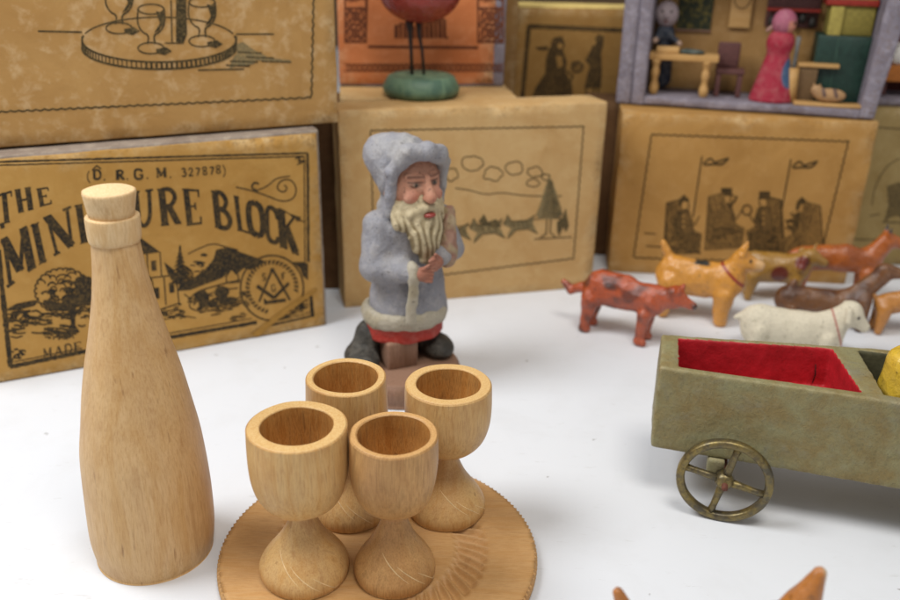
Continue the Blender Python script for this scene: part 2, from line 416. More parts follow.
GL = {
 'M': [([(.12, 0), (.12, 1)], T_), ([(.12, .02), (.5, .86)], K*.85), ([(.5, .86), (.86, 0)], T_), ([(.86, 0), (.86, 1)], K*.8), ser(0, .26, .02), ser(0, .26, .98), ser(.74, 1, .02), ser(.72, 1, .98)],
 'I': [([(.5, 0), (.5, 1)], .42), ser(.1, .9, .02), ser(.1, .9, .98)],
 'N': [([(.15, 0), (.15, 1)], T_), ([(.15, .02), (.85, .98)], K), ([(.85, 0), (.85, 1)], T_), ser(0, .3, .02), ser(0, .3, .98), ser(.7, 1, .02)],
 'A': [([(.5, 0), (.12, 1)], T_), ([(.5, 0), (.86, 1)], K), ([(.25, .65), (.7, .65)], .07), ser(0, .28, .98), ser(.68, 1, .98)],
 'T': [([(.5, 0), (.5, 1)], K), ([(.05, .04), (.95, .04)], .1), ([(.06, .02), (.06, .2)], .07), ([(.94, .02), (.94, .2)], .07), ser(.28, .72, .98)],
 'U': [([(.2, 0), (.2, .45), (.22, .8), (.5, 1.0), (.78, .8), (.82, .45), (.82, 0)], .13), ([(.2, 0), (.2, .7)], K), ser(0, .42, .02), ser(.66, 1, .02)],
 'R': [([(.25, 0), (.25, 1)], K), ([(.25, .03), (.65, .0), (.92, .22), (.65, .48), (.3, .48)], .15), ([(.52, .48), (.88, .97)], K*.9), ser(.05, .45, .02), ser(.05, .45, .98), ser(.75, 1.05, .97)],
 'E': [([(.25, 0), (.25, 1)], K), ([(.25, .03), (.9, .03)], .09), ([(.25, .48), (.68, .48)], .08), ([(.25, .97), (.95, .97)], .09), ([(.9, 0), (.9, .22)], .07), ([(.95, .78), (.95, 1)], .07), ([(.68, .38), (.68, .58)], .06), ser(.05, .3, .02), ser(.05, .3, .98)],
 'B': [([(.25, 0), (.25, 1)], K), ([(.25, .03), (.65, .0), (.88, .22), (.65, .46), (.3, .47)], .17), ([(.3, .48), (.7, .48), (.98, .74), (.7, 1.0), (.25, .97)], .18), ser(.05, .3, .02), ser(.05, .3, .98)],
 'L': [([(.25, 0), (.25, 1)], K), ([(.25, .97), (.98, .97)], .1), ([(.97, .72), (.97, 1)], .09), ser(.02, .5, .02), ser(.02, .3, .98)],
 'O': [([(.5, 0), (.08, .1), (.08, .9), (.5, 1.0)], .24), ([(.5, 1.0), (.92, .9), (.92, .1), (.5, 0)], .24)],
 'C': [([(.9, .25), (.75, .0), (.15, .0), (.1, .5), (.15, 1.0), (.75, 1.0), (.92, .78)], .2), ([(.92, .02), (.92, .28)], .08)],
 'K': [([(.25, 0), (.25, 1)], K), ([(.85, .02), (.28, .58)], T_), ([(.45, .42), (.88, .97)], K*.9), ser(.05, .45, .02), ser(.05, .45, .98), ser(.68, 1, .02), ser(.72, 1.05, .98)],
 'H': [([(.2, 0), (.2, 1)], K), ([(.8, 0), (.8, 1)], K), ([(.2, .5), (.8, .5)], .09), ser(.02, .38, .02), ser(.02, .38, .98), ser(.62, .98, .02), ser(.62, .98, .98)],
 'D': [([(.22, 0), (.22, 1)], .2), ([(.22, .03), (.75, .0), (.98, .5), (.75, 1.0), (.22, .97)], .16)],
 'G': [([(.92, .25), (.7, .0), (.12, .0), (.05, .5), (.12, 1.0), (.75, 1.05), (.9, .7)], .18), ([(.55, .6), (1, .6)], .12)],
 'S': [([(.9, .15), (.6, -.05), (.1, .05), (.15, .45), (.85, .55), (.95, .95), (.4, 1.05), (.08, .85)], .2)],
 'F': [([(.25, 0), (.25, 1)], K), ([(.25, .03), (.9, .03)], .12), ([(.25, .48), (.68, .48)], .12)],
 '3': [([(.1, .1), (.5, -.05), (.9, .2), (.45, .45)], .2), ([(.45, .45), (1, .6), (.8, 1.05), (.1, .95)], .2)],
 '2': [([(.1, .25), (.4, -.1), (.95, .15), (.6, .6), (.1, .95)], .18), ([(.1, .95), (.95, .95)], .2)],
 '7': [([(.1, .05), (.9, .05)], .2), ([(.9, .05), (.35, 1)], .2)],
 '8': [([(.5, 0), (.1, .1), (.2, .4), (.8, .6), (.9, .95), (.5, 1), (.1, .95), (.2, .6), (.8, .4), (.9, .1), (.5, 0)], .16)],
 '(': [([(.8, -.1), (.3, .3), (.3, .8), (.8, 1.2)], .16)], ')': [([(.2, -.1), (.7, .3), (.7, .8), (.2, 1.2)], .16)],
 '.': [([(.35, .95), (.65, .95)], .3)], '"': [([(.3, 0), (.25, .9)], .35), ([(.75, 0), (.7, .9)], .35)],
}
def box_thing(label, o, ang, w, d, h, mat, group='old cardboard toy boxes', wob=.045, seed=1, name='cardboard_box', cat='box', r=.05):
    t = thing(name, label, cat, o, ang, group); bpy.context.view_layer.update()
    rbox('card_shell', (0, 0, 0), (w, d, h), mat, t, r, wob, seed, step=.35); return t, Face(o, ang)

# ================================================================ SETTING
k = MT('white_table_paper', .5, .35); v = k.map(rnd=False)
big = k.noise(v, .035, 3, .5); md = k.noise(v, .5, 6, .6, .3); sp = k.noise(v, 2.4, 2, .5); ff = k.noise(v, 30, 3, .6)
c = k.mix(k.ramp(big, .35, .7), lin('D8DBE0'), lin('E1E3E6')); c = k.mix(k.math('MULTIPLY', k.ramp(md, .5, .75), .35), c, lin('CECFD0'))
c = k.mix(k.math('MULTIPLY', k.ramp(sp, .75, .775), .6), c, lin('7C766C')); sc_ = k.noise(k.map((.25, 1.2, 1), (0, 0, .6), rnd=False), 3.2, 4, .8, .3); c = k.mix(k.math('MULTIPLY', k.ramp(sc_, .63, .70), .3), c, lin('B4B2AE')); k.col(c); k.bump(ff, .12, .006); k.bump(md, .25, .03)
bm = bmesh.new(); n_ = 60
vs = [[bm.verts.new((-90+180*i/n_, -30+140*j/n_, .0)) for j in range(n_+1)] for i in range(n_+1)]
for i in range(n_):
    for j in range(n_): bm.faces.new((vs[i][j], vs[i+1][j], vs[i+1][j+1], vs[i][j+1]))
tag(from_bm('table_top', bm, k.m), kind='structure')
bm = bmesh.new(); q = [bm.verts.new(p) for p in ((-160, 110, -60), (160, 110, -60), (160, 110, 90), (-160, 110, 90))]; bm.faces.new(q)
tag(from_bm('background_wall', bm, solid('dim_brown_wall', '6B5640', .9)), kind='structure')

# ================================================================ BOXES
# --- lower left box with the lettered label
angA = rad(26.2); oA = Vector((-15.6, 24.52, 0))
uA = Vector((math.cos(angA), math.sin(angA), 0))
A, fA = box_thing('lettered "MINIATURE BLOCK" box lying lowest at the left, behind the wooden bottle', oA, angA, 12.2, 2.7, 7.42, M['card_grey'], seed=3)
rbox('paper_label', (.03, -.03, .04), (12.08, .06, 7.3), M['card_a'], A, .02, .03, 8, step=.35)
I = Ink(fA, .034)
for (a, b, w) in (((-12, 162), (307.5, 153), 1.6), ((-12, 165.5), (304, 156.2), 1.1), ((307.6, 153), (308.5, 262), 2.2), ((304.2, 156), (305, 262), 1),
                  ((-2, 250), (10.5, 367), 4.2), ((10, 367), (82, 352), 3.4), ((166, 338), (257, 322.5), 3.0), ((82, 352), (166, 338), 3.2),
                  ((13.5, 362), (82, 348.2), .9), ((166, 334), (252, 318.5), .9), ((268, 326), (312, 316), 1.6), ((311, 296), (312.6, 317), 3)):
    I.rough_line(a, b, w)
quads = {  # "MINIATURE BLOCK" and THE, corners read off the label
 'T0': ((-4, 195), (12, 190), (14, 221), (0, 225)), 'H0': ((14, 190), (31, 187), (34, 209), (18, 213)), 'E0': ((35.5, 189), (49, 187), (52, 203.5), (39, 207)),
 'M': ((1, 240), (27, 226), (36, 266), (7, 288)), 'I1': ((29, 226), (40, 221), (48, 260), (38, 266)), 'N': ((43, 218), (71, 206), (75, 245), (54, 256)),
 'I2': ((73, 206), (84, 203), (90, 241), (79, 245)), 'A': ((84, 204), (112, 197), (118, 233), (91, 240)), 'T': ((106, 199), (129, 194), (131, 230), (114, 233)),
 'U': ((130, 192), (153, 189), (155, 226), (134, 229)), 'R': ((156, 189), (177, 188), (180.5, 224), (160, 226)), 'E': ((181, 188.5), (200, 189.5), (202, 224), (186, 226)),
 'B': ((210, 190), (228, 194), (233, 230), (214, 227)), 'L': ((233, 195), (245, 199), (250, 234), (237, 230)), 'O': ((246, 200), (263, 205), (265, 238), (249, 233)),
 'C': ((265, 205), (279, 211), (280, 245), (266, 239)), 'K': ((275, 208), (298, 217), (298, 255), (279, 245))}
for kk, q in quads.items(): I.glyph(kk[0], *q, 1.1)
I.glyph('"', (296, 216), (301, 217), (300, 222), (295, 221)); I.glyph('"', (-1, 224), (4, 222), (5, 228), (1, 230))
for ch, x, y, s_ in [('(', 86, 172, 4), ('D', 92, 170, 9), ('.', 102, 171, 4), ('R', 115, 170.5, 9), ('.', 125, 170.5, 4), ('G', 134, 169.5, 9), ('.', 145, 169.5, 4), ('M', 156, 168, 10), ('.', 168, 168.5, 4),
                     ('3', 181, 168.5, 5), ('2', 188, 168.3, 5), ('7', 195, 168, 5), ('8', 202, 167, 5), ('7', 209, 167, 5), ('8', 215.5, 165.5, 5), (')', 222, 166, 4)]:
    hh = 9 if ch not in '32787' else 7.5
    I.glyph(ch, (x, y), (x+s_, y-.3), (x+s_+.6, y+hh), (x+.4, y+hh+.3), 1.15)
I.line([(92, 170), (97, 165.5), (101, 169)], 1)
# scroll flourish top right
I.line(smooth2([(236, 187), (250, 190), (268, 196), (282, 202), (294, 199), (297, 188), (291, 179), (281, 180), (276, 188), (283, 193), (288, 188), (284, 185)]), 1)
I.line(smooth2([(258, 190), (268, 186), (276, 178), (290, 176)]), .9); I.line(smooth2([(258, 191), (251, 188), (254, 182), (259, 184)]), 1.6)
I.scribble(300, 161, 4, 4, 12, 1.2, 2)
I.line([(279, 208), (304, 222)], .8); I.line([(70, 175), (44, 181), (20, 184)], .001)
# tree at left
for _ in range(34):
    a = random.uniform(0, 6.28); r_ = math.sqrt(random.random()); x = 63+r_*25*math.cos(a); y = 291+r_*20*math.sin(a)
    a0 = random.uniform(160, 220); I.ellipse(x, y, random.uniform(3, 6), random.uniform(2, 4), 1, a0, a0+170, n=7)
for cx, cy, rx, ry in ((84, 285, 9, 11), (76, 300, 13, 7), (60, 307, 14, 4), (87, 296, 7, 9), (48, 303, 7, 3), (70, 290, 5, 3), (52, 292, 5, 3)): I.blob(cx, cy, rx, ry, wob=.5)
for k_ in range(26):
    a = rad(k_*360/26); I.ellipse(63+25*math.cos(a), 291+20*math.sin(a), 3.6, 3, 1.1, math.degrees(a)-80, math.degrees(a)+80, n=6)
I.poly([(69, 306), (76, 306), (75, 325), (80, 332), (66, 332), (71, 324)])
I.poly([(4, 311), (16, 304), (30, 301), (40, 300), (34, 306), (18, 310)])
for _ in range(44):
    x = random.uniform(6, 80); y = 311+random.random()*26; L = random.uniform(6, 20)*(1-.3*(y-311)/26)
    I.line([(x, y), (x+L*.5, y+random.uniform(-1, 1.4)), (x+L, y+random.uniform(-1, 2.5))], random.uniform(.7, 2.0))
I.scribble(18, 355, 7, 5, 16, 1.4, 2.4)
for ch, x, y in (('M', 43, 349), ('A', 54, 347), ('D', 63.5, 345), ('E', 73, 343), ('I', 86, 340), ('N', 92, 339)): I.glyph(ch, (x, y), (x+8.4, y-1.6), (x+9, y+7.5), (x+.6, y+9), .8)
for _ in range(60):
    a = random.uniform(-.9, 1.7); r_ = math.sqrt(random.random()); x = 66+r_*22*math.cos(a); y = 293+r_*18*math.sin(a)
    I.ellipse(x, y, random.uniform(1.8, 3.6), random.uniform(1.2, 2.4), random.uniform(1, 1.9), 150, 330, n=5)
I.scribble(24, 320, 18, 8, 46, 1.2, 3.6); I.scribble(62, 336, 20, 4, 26, 1.1, 3); I.scribble(88, 314, 10, 9, 30, 1.3, 3)
I.hatch([(134, 282), (150, 282), (154, 312), (140, 314)], 1.8, 80, 1.1); I.hatch([(182, 262), (192, 270), (196, 284), (182, 290)], 1.6, 30, 1.2)
I.scribble(214, 268, 22, 9, 40, 1.3, 3); I.scribble(212, 303, 22, 7, 46, 1.2, 3); I.scribble(244, 300, 5, 10, 18, 1.1, 2.6); I.scribble(176, 316, 14, 4, 16, 1, 3)
# house, fir, hills
I.poly([(126, 240), (138, 236), (160, 252), (146, 254)]); I.poly([(139, 271), (150, 276), (151, 281), (143, 280)])
for a, b in (((147, 253), (148, 278)), ((160, 252), (161.5, 276)), ((149, 278), (176, 275)), ((176, 275), (179, 303)), ((152, 280), (156, 310)), ((164, 277), (166, 305)), ((138, 282), (152, 279)), ((156, 311), (180, 303)), ((136, 254), (148, 253))): I.line([a, b], 1)
for x, y, w_, h_ in ((151, 261, 5, 10), (154, 288, 5, 11), (169, 284, 5, 9)): I.poly([(x, y), (x+w_, y-.6), (x+w_+.6, y+h_-.6), (x+.6, y+h_)])
I.hatch([(154, 311), (181, 303), (184, 308), (158, 316)], 2, -12, 1.3)
I.line(smooth2([(160, 320), (172, 318), (188, 312), (176, 309)]), .8); I.line(smooth2([(166, 316), (184, 316), (196, 318)]), .8)
for i in range(9):
    y = 247+i*4.2; w_ = 1.2+i*1.35; I.poly([(180, y-3), (180+w_, y+3.5), (180+w_*.3, y+2.6), (180, y+4), (180-w_*.4, y+2.4), (180-w_, y+3.4)])
I.line([(180, 246), (180.5, 288)], 1.6)
I.line(smooth2([(188, 254), (200, 248), (213, 243), (226, 247), (238, 250)]), .8)
I.blob(204, 255, 3.4, 1.5)
I.poly([(216, 250), (228, 247), (240, 252), (257, 258), (266, 262), (250, 270), (244, 268), (236, 275), (232, 270), (222, 278), (206, 284), (190, 290), (178, 291), (180, 283), (194, 278), (208, 267), (214, 258)])
I.poly([(164, 262), (174, 270), (178, 288), (168, 274)])
I.line([(226, 277), (232, 268), (238, 275), (239, 282), (227, 283), (226, 277)], 1); I.ellipse(232.5, 279, 3.5, 3, None, mi=1)
I.line(smooth2([(188, 300), (198, 291), (212, 287), (226, 283), (240, 280)]), 1.1); I.line(smooth2([(190, 303), (205, 295), (222, 290), (238, 288)]), .9)
I.blob(202, 297, 7, 6.5); I.blob(222, 292, 7.5, 6); I.blob(208, 304, 10, 3); I.blob(228, 300, 10, 3.4)
I.hatch([(196, 306), (238, 297), (246, 304), (214, 316), (198, 312)], 2.4, -10, 1.3); I.hatch([(228, 318), (244, 312), (248, 316), (232, 322)], 2, -8, 1)
I.line(smooth2([(184, 294), (192, 300), (188, 308), (202, 312)]), .9)
# emblem
I.poly([(292, 262), (304, 262), (308, 264), (308, 280), (303, 276), (300, 268)])
I.ellipse(272, 288, 31.5, 32.5, 1.3, n=60)
for k_ in range(38):
    a = rad(k_*360/38)
    if 15 < math.degrees(a) < 95: continue
    x, y = 272+23.5*math.cos(a), 287+24*math.sin(a); I.line([(x-2*math.cos(a+.8), y-2*math.sin(a+.8)), (x+2*math.cos(a), y+2*math.sin(a)), (x+2.2*math.cos(a-1), y+2.2*math.sin(a-1))], 1.5)
I.line([(272, 270), (259, 302)], 1.6); I.line([(273, 270), (290, 300)], 1.9); I.blob(272.5, 270.5, 2.4, 2.6)
I.line([(257, 286), (274, 298)], 2.8); I.line([(274, 298), (289, 283)], 2.4); I.line([(264, 303), (286, 300)], 2.6); I.line([(264, 299), (268, 304)], 1.6)
I.glyph('S', (262, 274), (266, 273.4), (266, 280), (262, 280.5)); I.glyph('F', (281, 273), (286, 272.4), (286.4, 279), (281.5, 279.6)); I.glyph('G', (271, 285), (275.5, 284.5), (276, 291), (271.4, 291.4))
I.hatch([(280, 320), (300, 300), (308, 296), (310, 314), (296, 318)], 3, -14, 1); I.poly([(300, 304), (303, 292), (304, 306), (308, 308), (298, 311)])
for _ in range(26):
    x = random.uniform(262, 306); I.line([(x, 328-(x-262)*.1), (x+3, 318-(x-262)*.1+random.uniform(-2, 2))], .001)
I.build('printed_label_art', [M['ink_a'], M['card_a']], A)
T = Ink(fA, .075); T.poly([(251, 335), (262, 326), (282, 311), (300, 298), (317, 288), (317, 291.5), (301, 303), (284, 315), (266, 330), (258, 337)]); T.build('torn_strip', M['tear'], A)

# --- upper left box with the goblet drawing
angB = rad(24.9); frB = ground(338.5, 122.5, 7.5); uB = Vector((math.cos(angB), math.sin(angB), 0)); oB = frB-uB*12.3
B, fB = box_thing('pale mottled box printed with goblets on a tray, uppermost at the left', oB, angB, 12.3, 2.6, 7.2, M['card_b'], seed=11)
I = Ink(fB, .012)
I.wavy((-15, 112), (311, 97)); I.wavy((311, 97), (313.5, -20)); 
I.line([(38, 31), (82, 32)], 1.3); I.line([(236, 34), (274, 34)], 1.2)
I.ellipse(159, 40, 77, 22, 1.5, -12, 192, n=50); I.ellipse(159, 48, 77, 21, 1.6, -8, 188, n=50); I.line([(82, 36), (82, 50)], 1.3); I.line([(236.5, 36), (236, 50)], 1.3)
I.ellipse(159, 40, 77, 23, 1.1, 196, 344, n=40)
for k_ in range(46):
    a = rad(176-k_*172/45); x = 159+77*math.cos(a); y = 40+22*math.sin(a); I.line([(x, y+1), (x+.3, y+7.5)], 1.0 if k_ < 20 else 2.0)
def drawn_cup(x, y, s_=1):
    I.ellipse(x, y-38*s_, 13*s_, 5*s_, 1.1); I.line(smooth2([(x-13*s_, y-38*s_), (x-14*s_, y-24*s_), (x-9*s_, y-15*s_), (x-2*s_, y-12*s_), (x-3.5*s_, y-3*s_)]), 1.2)
    I.line(smooth2([(x+13*s_, y-38*s_), (x+14*s_, y-24*s_), (x+9*s_, y-15*s_), (x+2.5*s_, y-12*s_), (x+4*s_, y-3*s_)]), 1.5)
    I.ellipse(x, y+1*s_, 13*s_, 5.6*s_, 1.1); I.poly([(x+5*s_, y-36*s_), (x+12.5*s_, y-34*s_), (x+12.5*s_, y-24*s_), (x+8*s_, y-17*s_), (x+3*s_, y-14*s_), (x+9*s_, y-24*s_)])
    I.poly([(x+5*s_, y+2*s_), (x+15*s_, y), (x+21*s_, y+4*s_), (x+14*s_, y+8*s_), (x+6*s_, y+6*s_)])
drawn_cup(119, 27); drawn_cup(151, 47); drawn_cup(202, 40)
I.line([(171, 0), (172, 42)], 1.1); I.poly([(176, -8), (186, -8), (187, 34), (184, 42), (176, 42)]); I.line([(165, 43), (184, 43)], 1)
I.poly([(237, 44), (243, 42), (254, 50), (262, 54), (270, 58), (290, 60), (292, 62), (272, 62), (256, 60), (254, 64), (236, 66), (229, 69), (232, 60), (237, 52)], mi=1)
I.line([(198, 70), (244, 69)], 1.2)
for x0, x1, y in ((238, 262, 52), (246, 274, 57), (230, 258, 61), (226, 250, 65), (262, 291, 61)): I.line([(x0, y), (x1, y+1)], 1.2)
I.build('printed_goblet_drawing', [M['ink_b'], M['ink_fill']], B)

# --- box behind the bearded figure, with dogs and tree drawing
oC = Vector((-4.16, 31.52, 0)); angC = rad(14.6)
GC = 1.0
C_, fC = box_thing('tan box with a sled dog and fir tree drawing, behind the bearded figure', oC, angC, 10.5, 1.7, 7.78, M['card_c'], seed=21)
I = Ink(fC, .012); I.g = 1.05
for a, b in (((371, 130), (584, 126)), ((584, 126), (574, 258)), ((375, 283), (574, 258)), ((371, 130), (375, 283))): I.wavy(a, b, .7, 7, 1.1)
for x, y, rx, ry in ((472, 163, 10, 8), (493, 174, 9, 7), (515, 168, 9, 6.5), (535, 172, 7.5, 5), (533, 183, 6, 4), (546, 177, 4, 3), (452, 174, 6, 6)): I.ellipse(x, y, rx, ry, 1.0, wob=.35)
I.line(smooth2([(455, 188), (470, 190), (486, 195), (502, 192), (524, 196), (562, 196)]), .9)
def drawn_dog(x, y, s_=1):
    I.poly([(x, y), (x+3*s_, y-8*s_), (x+6*s_, y-3*s_), (x+18*s_, y-3*s_), (x+25*s_, y-8*s_), (x+24*s_, y-1*s_), (x+28*s_, y+7*s_), (x+25*s_, y+6*s_), (x+20*s_, y+3*s_), (x+10*s_, y+4*s_), (x+4*s_, y+10*s_), (x+3*s_, y+8*s_), (x+6*s_, y+3*s_)], mi=1)
    I.line([(x, y), (x+3*s_, y-8*s_), (x+6*s_, y-3*s_), (x+18*s_, y-3*s_), (x+26*s_, y-8*s_)], 1.3); I.line([(x+28*s_, y+7*s_), (x+20*s_, y+3*s_), (x+10*s_, y+4*s_), (x+3*s_, y+11*s_)], 1.3)
    for _ in range(10): q = random.uniform(4, 22)*s_; I.line([(x+q, y-3*s_), (x+q+2, y+2*s_)], .9)
drawn_dog(470, 229, 1.25); drawn_dog(504, 225, 1.2); drawn_dog(440, 232, 1.1)
I.line([(440, 228), (540, 219)], .8); I.poly([(478, 222), (484, 214), (488, 222), (496, 219), (502, 226), (494, 228)])
I.poly([(549, 176), (553, 183), (556, 192), (559, 202), (563, 215), (556, 219), (540, 219), (536, 215), (541, 202), (545, 188)], mi=1); I.hatch([(551, 178), (563, 215), (552, 219), (551, 200)], 1.6, 65, 1.2)
for i in range(11):
    y = 181+i*3.4; w_ = 2+i*.95; I.line([(549.5-w_*.7, y+2), (549, y), (550+w_, y+4)], 1.5)
I.line([(547, 219), (546, 234), (540, 238)], 1.2); I.line([(551, 219), (550, 232), (556, 238)], 1.2); I.line([(534, 239), (572, 237)], 1)
I.poly([(557, 222), (562, 218), (566, 208), (567, 216), (569, 226), (566, 232), (563, 227), (559, 237), (557, 231)])
I.build('printed_sled_drawing', [M['ink_c'], M['ink_fill']], C_)

# --- plain box behind it (the bird and the orange box stand on it)
oG2 = Vector((-4.42, 33.94, 0)); angG = rad(6.6)
G2, fG2 = box_thing('plain tan box standing behind the sled dog box and under the orange one', oG2, angG, 7.0, 4.6, 7.78, M['card_c'], seed=31)
M['card_gap_shade'] = card_mat('gap_shade_card', '63462A', '523820', '735434', .3, .8, '7E6040')  # darker copy of the brown card, paints shade into the gaps
box_thing('added shade-dark box in the gap between the lettered box and the sled dog box', Vector((-9.0, 33.3, 0)), rad(2), 4.5, 3.5, 7.5, M['card_gap_shade'], seed=33)  # added box, its dark colour makes the gap look shadowed
oG = Vector((-4.72, 36.55, 7.79))
Gb, fG = box_thing('lilac box with an orange ornamented label, behind the red bird', oG, angG, 6.85, 1.9, 5.2, M['card_lilac'], seed=41)
rbox('paper_label', (.0, -.03, .12), (6.4, .06, 5.0), M['orange_paper'], Gb, .02, .02, 8, step=.35)
I = Ink(fG, .04)
for x0, x1 in ((345, 366), (478, 503)):
    I.line([(x0, -20), (x0, 42), (x1, 42), (x1, -20)], 1.4)
    I.line([(x0, 8), (x1, 8)], 1.6)
    for cy in (-8, 16, 33):
        for r_ in (4, 7.5): I.ellipse((x0+x1)/2, cy, r_, r_*1.1, 1.4)
        I.line([(x0+1, cy-8), (x1-1, cy+8)], 1.5); I.line([(x1-1, cy-8), (x0+1, cy+8)], 1.5); I.ellipse((x0+x1)/2-5, cy+2, 5, 7, 1.1); I.ellipse((x0+x1)/2+5, cy-2, 5, 7, 1.1)
I.line([(368, 46.5), (478, 47.5)], 2.2); I.line([(366, 42), (368, -20)], .8); I.line([(478, 42), (477, -20)], .8)
x = 396
for h_, w_ in ((13, 3), (15, 2), (15, 2.5), (16, 3), (12, 2), (15, 3), (17, 2.5), (15, 2), (17, 3), (17, 2), (20, 3), (19, 2.6)):
    I.line([(x, 38-h_), (x+.3, 38)], w_); 
    if random.random() < .6: I.line([(x, 38-h_), (x+4.5, 38-h_+1)], 1.2)
    x += 4.4
I.blob(447, 37.5, 1.6, 1.2)
for k_ in range(30): I.ellipse(349+k_*5.2, 67.5, 2, 2.2, .9)
I.line([(344, 64), (505, 64)], .6); I.line([(344, 71), (505, 71)], .6)
I.build('printed_ornament', [M['ink_o']], Gb)

box_thing('added shade-brown box filling the gap between the orange box and the framed couple', Vector((-3.5, 40.2, 0)), rad(3), 6.3, 1.5, 12.5, M['card_shade'], seed=45)  # added filler box, hides the pale gap behind a shade tone
# --- tall box far behind with the dancing couple
oH = Vector((2.86, 42.0, 0)); angH = rad(-1)
Hb, fH = box_thing('tall dull box with a black framed couple, furthest back beside the orange box', oH, angH, 8.6, 2.6, 10.6, M['card_h'], seed=51)
rbox('lit_top_sheet', (.02, .02, 10.6), (8.5, 2.5, .05), M['lit_top_yellow'], Hb, .02, .03, 5)  # added thin sheet, its yellow paints the top as lit
I = Ink(fH, .012)
I.rough_line((529, 26), (640, 31), 3.6, .3); I.rough_line((529, 25), (521, 112), 3.6, .3)
I.poly([(553, 44), (557, 37), (562, 36), (565, 44), (563, 50), (567, 62), (565, 71), (572, 84), (573, 103), (530, 103), (535, 88), (545, 73), (546, 58), (549, 49)], mi=0)
I.poly([(556, 56), (562, 56), (563, 66), (558, 68)], mi=1); I.poly([(535, 47), (548, 46), (548, 50), (538, 50)], mi=0); I.ellipse(557, 44, 5, 6, 1.6); I.blob(560, 46, 2.6, 3, 1)
I.ellipse(577, 67, 5, 5, 2); I.scribble(577, 67, 5, 5, 10, 1.3, 2); I.line([(566, 70), (573, 76), (570, 82)], 1.6)
I.poly([(591, 50), (594, 40), (598, 34), (604, 36), (603, 46), (601, 54), (602, 70), (601, 88), (584, 88), (587, 76), (590, 66), (585, 60)], mi=0)
I.blob(593.5, 42, 2.4, 3.4, 1); I.line([(586, 88), (586, 104)], 1.6); I.line([(594, 88), (593, 103)], 1.6); I.line([(598, 88), (599, 103)], 1.4); I.line([(594, 66), (594, 86)], 1)
I.build('printed_couple_drawing', [M['ink_h'], M['card_h']], Hb)

# --- right box with the seated bandsmen
oD = Vector((6.98, 36.02, 0)); angD = rad(-5.87)
D_, fD = box_thing('brown box with four seated figures and two flags, under the lilac toy room', oD, angD, 10.15, 1.9, 7.05, M['card_d'], seed=61)
I = Ink(fD, .012); I.g = 1.05
for a, b in (((652, 134), (849, 141)), ((849, 141), (818, 268)), ((652, 134), (634, 257)), ((634, 257), (675, 259)), ((675, 259), (820, 262))): I.wavy(a, b, .8, 7.5, 1.3)
def drawn_flag(x0, y0, x1, y1):
    I.line([(x0, y0), (x1, y1)], 1.4)
    I.line(smooth2([(x0+1, y0+8), (x0+9, y0+1), (x0+12, y0+7), (x0+20, y0+4), (x0+27, y0+2)]), 1.8); I.line(smooth2([(x0+2, y0+9), (x0+12, y0+8), (x0+20, y0+9), (x0+26, y0+3)]), 2)
    I.line([(x0+10, y0+4), (x0+16, y0+9)], 1.4)
drawn_flag(702, 156, 693, 217); drawn_flag(791, 159, 781, 214)
def seated(x, y, s_=1, hat='round', flip=1):
    f_ = flip
    ch_ = [(x-f_*14*s_, y-16*s_), (x-f_*2*s_, y-19*s_), (x+f_*4*s_, y+4*s_), (x+f_*15*s_, y+10*s_), (x+f_*13*s_, y+26*s_), (x-f_*17*s_, y+28*s_)]
    I.poly(ch_, 3); I.hatch(ch_, 1.9, 70*f_, .9); I.hatch([(x-f_*10*s_, y+6*s_), (x+f_*13*s_, y+12*s_), (x+f_*12*s_, y+26*s_), (x-f_*14*s_, y+27*s_)], 1.6, -10, 1.1)
    I.line([ch_[0], (x-f_*17*s_, y+28*s_)], 1.8); I.line(ch_[:3], 1.0)
    bd_ = [(x-5*s_, y-9*s_), (x+4*s_, y-9.5*s_), (x+7*s_, y+1*s_), (x+8*s_, y+9*s_), (x-6*s_, y+11*s_), (x-8*s_, y+1*s_)]
    I.poly(bd_, 1); I.line(bd_, 1.0, closed=True); I.hatch([bd_[0], (x, y-9*s_), (x-1*s_, y+10*s_), bd_[4], bd_[5]], 1.5, 80, 1.3)
    I.line([(x-5*s_, y-5*s_), (x-2*s_, y+3*s_), (x+9*f_*s_, y+2*s_), (x+13*f_*s_, y-5*s_)], 1.1); I.line([(x-2*s_, y-4*s_), (x+1*s_, y), (x+8*f_*s_, y-1*s_)], .9)
    for q in range(3): I.ellipse(x-.5*s_, y-5*s_+q*4.4*s_, .9, .9, .8, mi=2)
    for dx in (-3, 4):
        lg = [(x+dx*s_, y+9*s_), (x+(dx+2+f_*7)*s_, y+12*s_), (x+(dx+f_*6)*s_, y+25*s_)]
        I.line(lg, 3.0*s_, mi=1); I.line([(p_[0]+1.4, p_[1]) for p_ in lg], .8); I.line([(p_[0]-1.4, p_[1]) for p_ in lg], .8); I.line([lg[2], (lg[2][0]+f_*4*s_, lg[2][1]+1)], 2)
    I.blob(x+f_, y-13.6*s_, 3.2*s_, 4.0*s_, 2, .1); I.ellipse(x+f_, y-13.6*s_, 3.3*s_, 4.2*s_, .9); I.line([(x+f_*2.4, y-14*s_), (x+f_*4.6, y-12.4*s_)], .8); I.line([(x, y-10.8*s_), (x+f_*3, y-10.6*s_)], 1.2)
    if hat == 'tall': I.poly([(x-4*s_, y-17*s_), (x-4*s_, y-23*s_), (x+5*s_, y-23*s_), (x+5*s_, y-17*s_)]); I.line([(x-5*s_, y-17*s_), (x+7*s_, y-16.6*s_)], 1.2)
    else: I.poly([(x-5*s_, y-14*s_), (x-4*s_, y-19*s_), (x, y-23*s_), (x+4*s_, y-19*s_), (x+4*s_, y-16*s_), (x, y-17.5*s_), (x-3*s_, y-13*s_)])
seated(684, 222, 1.2); seated(726, 216, 1.22, 'tall'); seated(764, 219, 1.2, 'tall', -1); seated(802, 226, 1.28, 'round', -1)
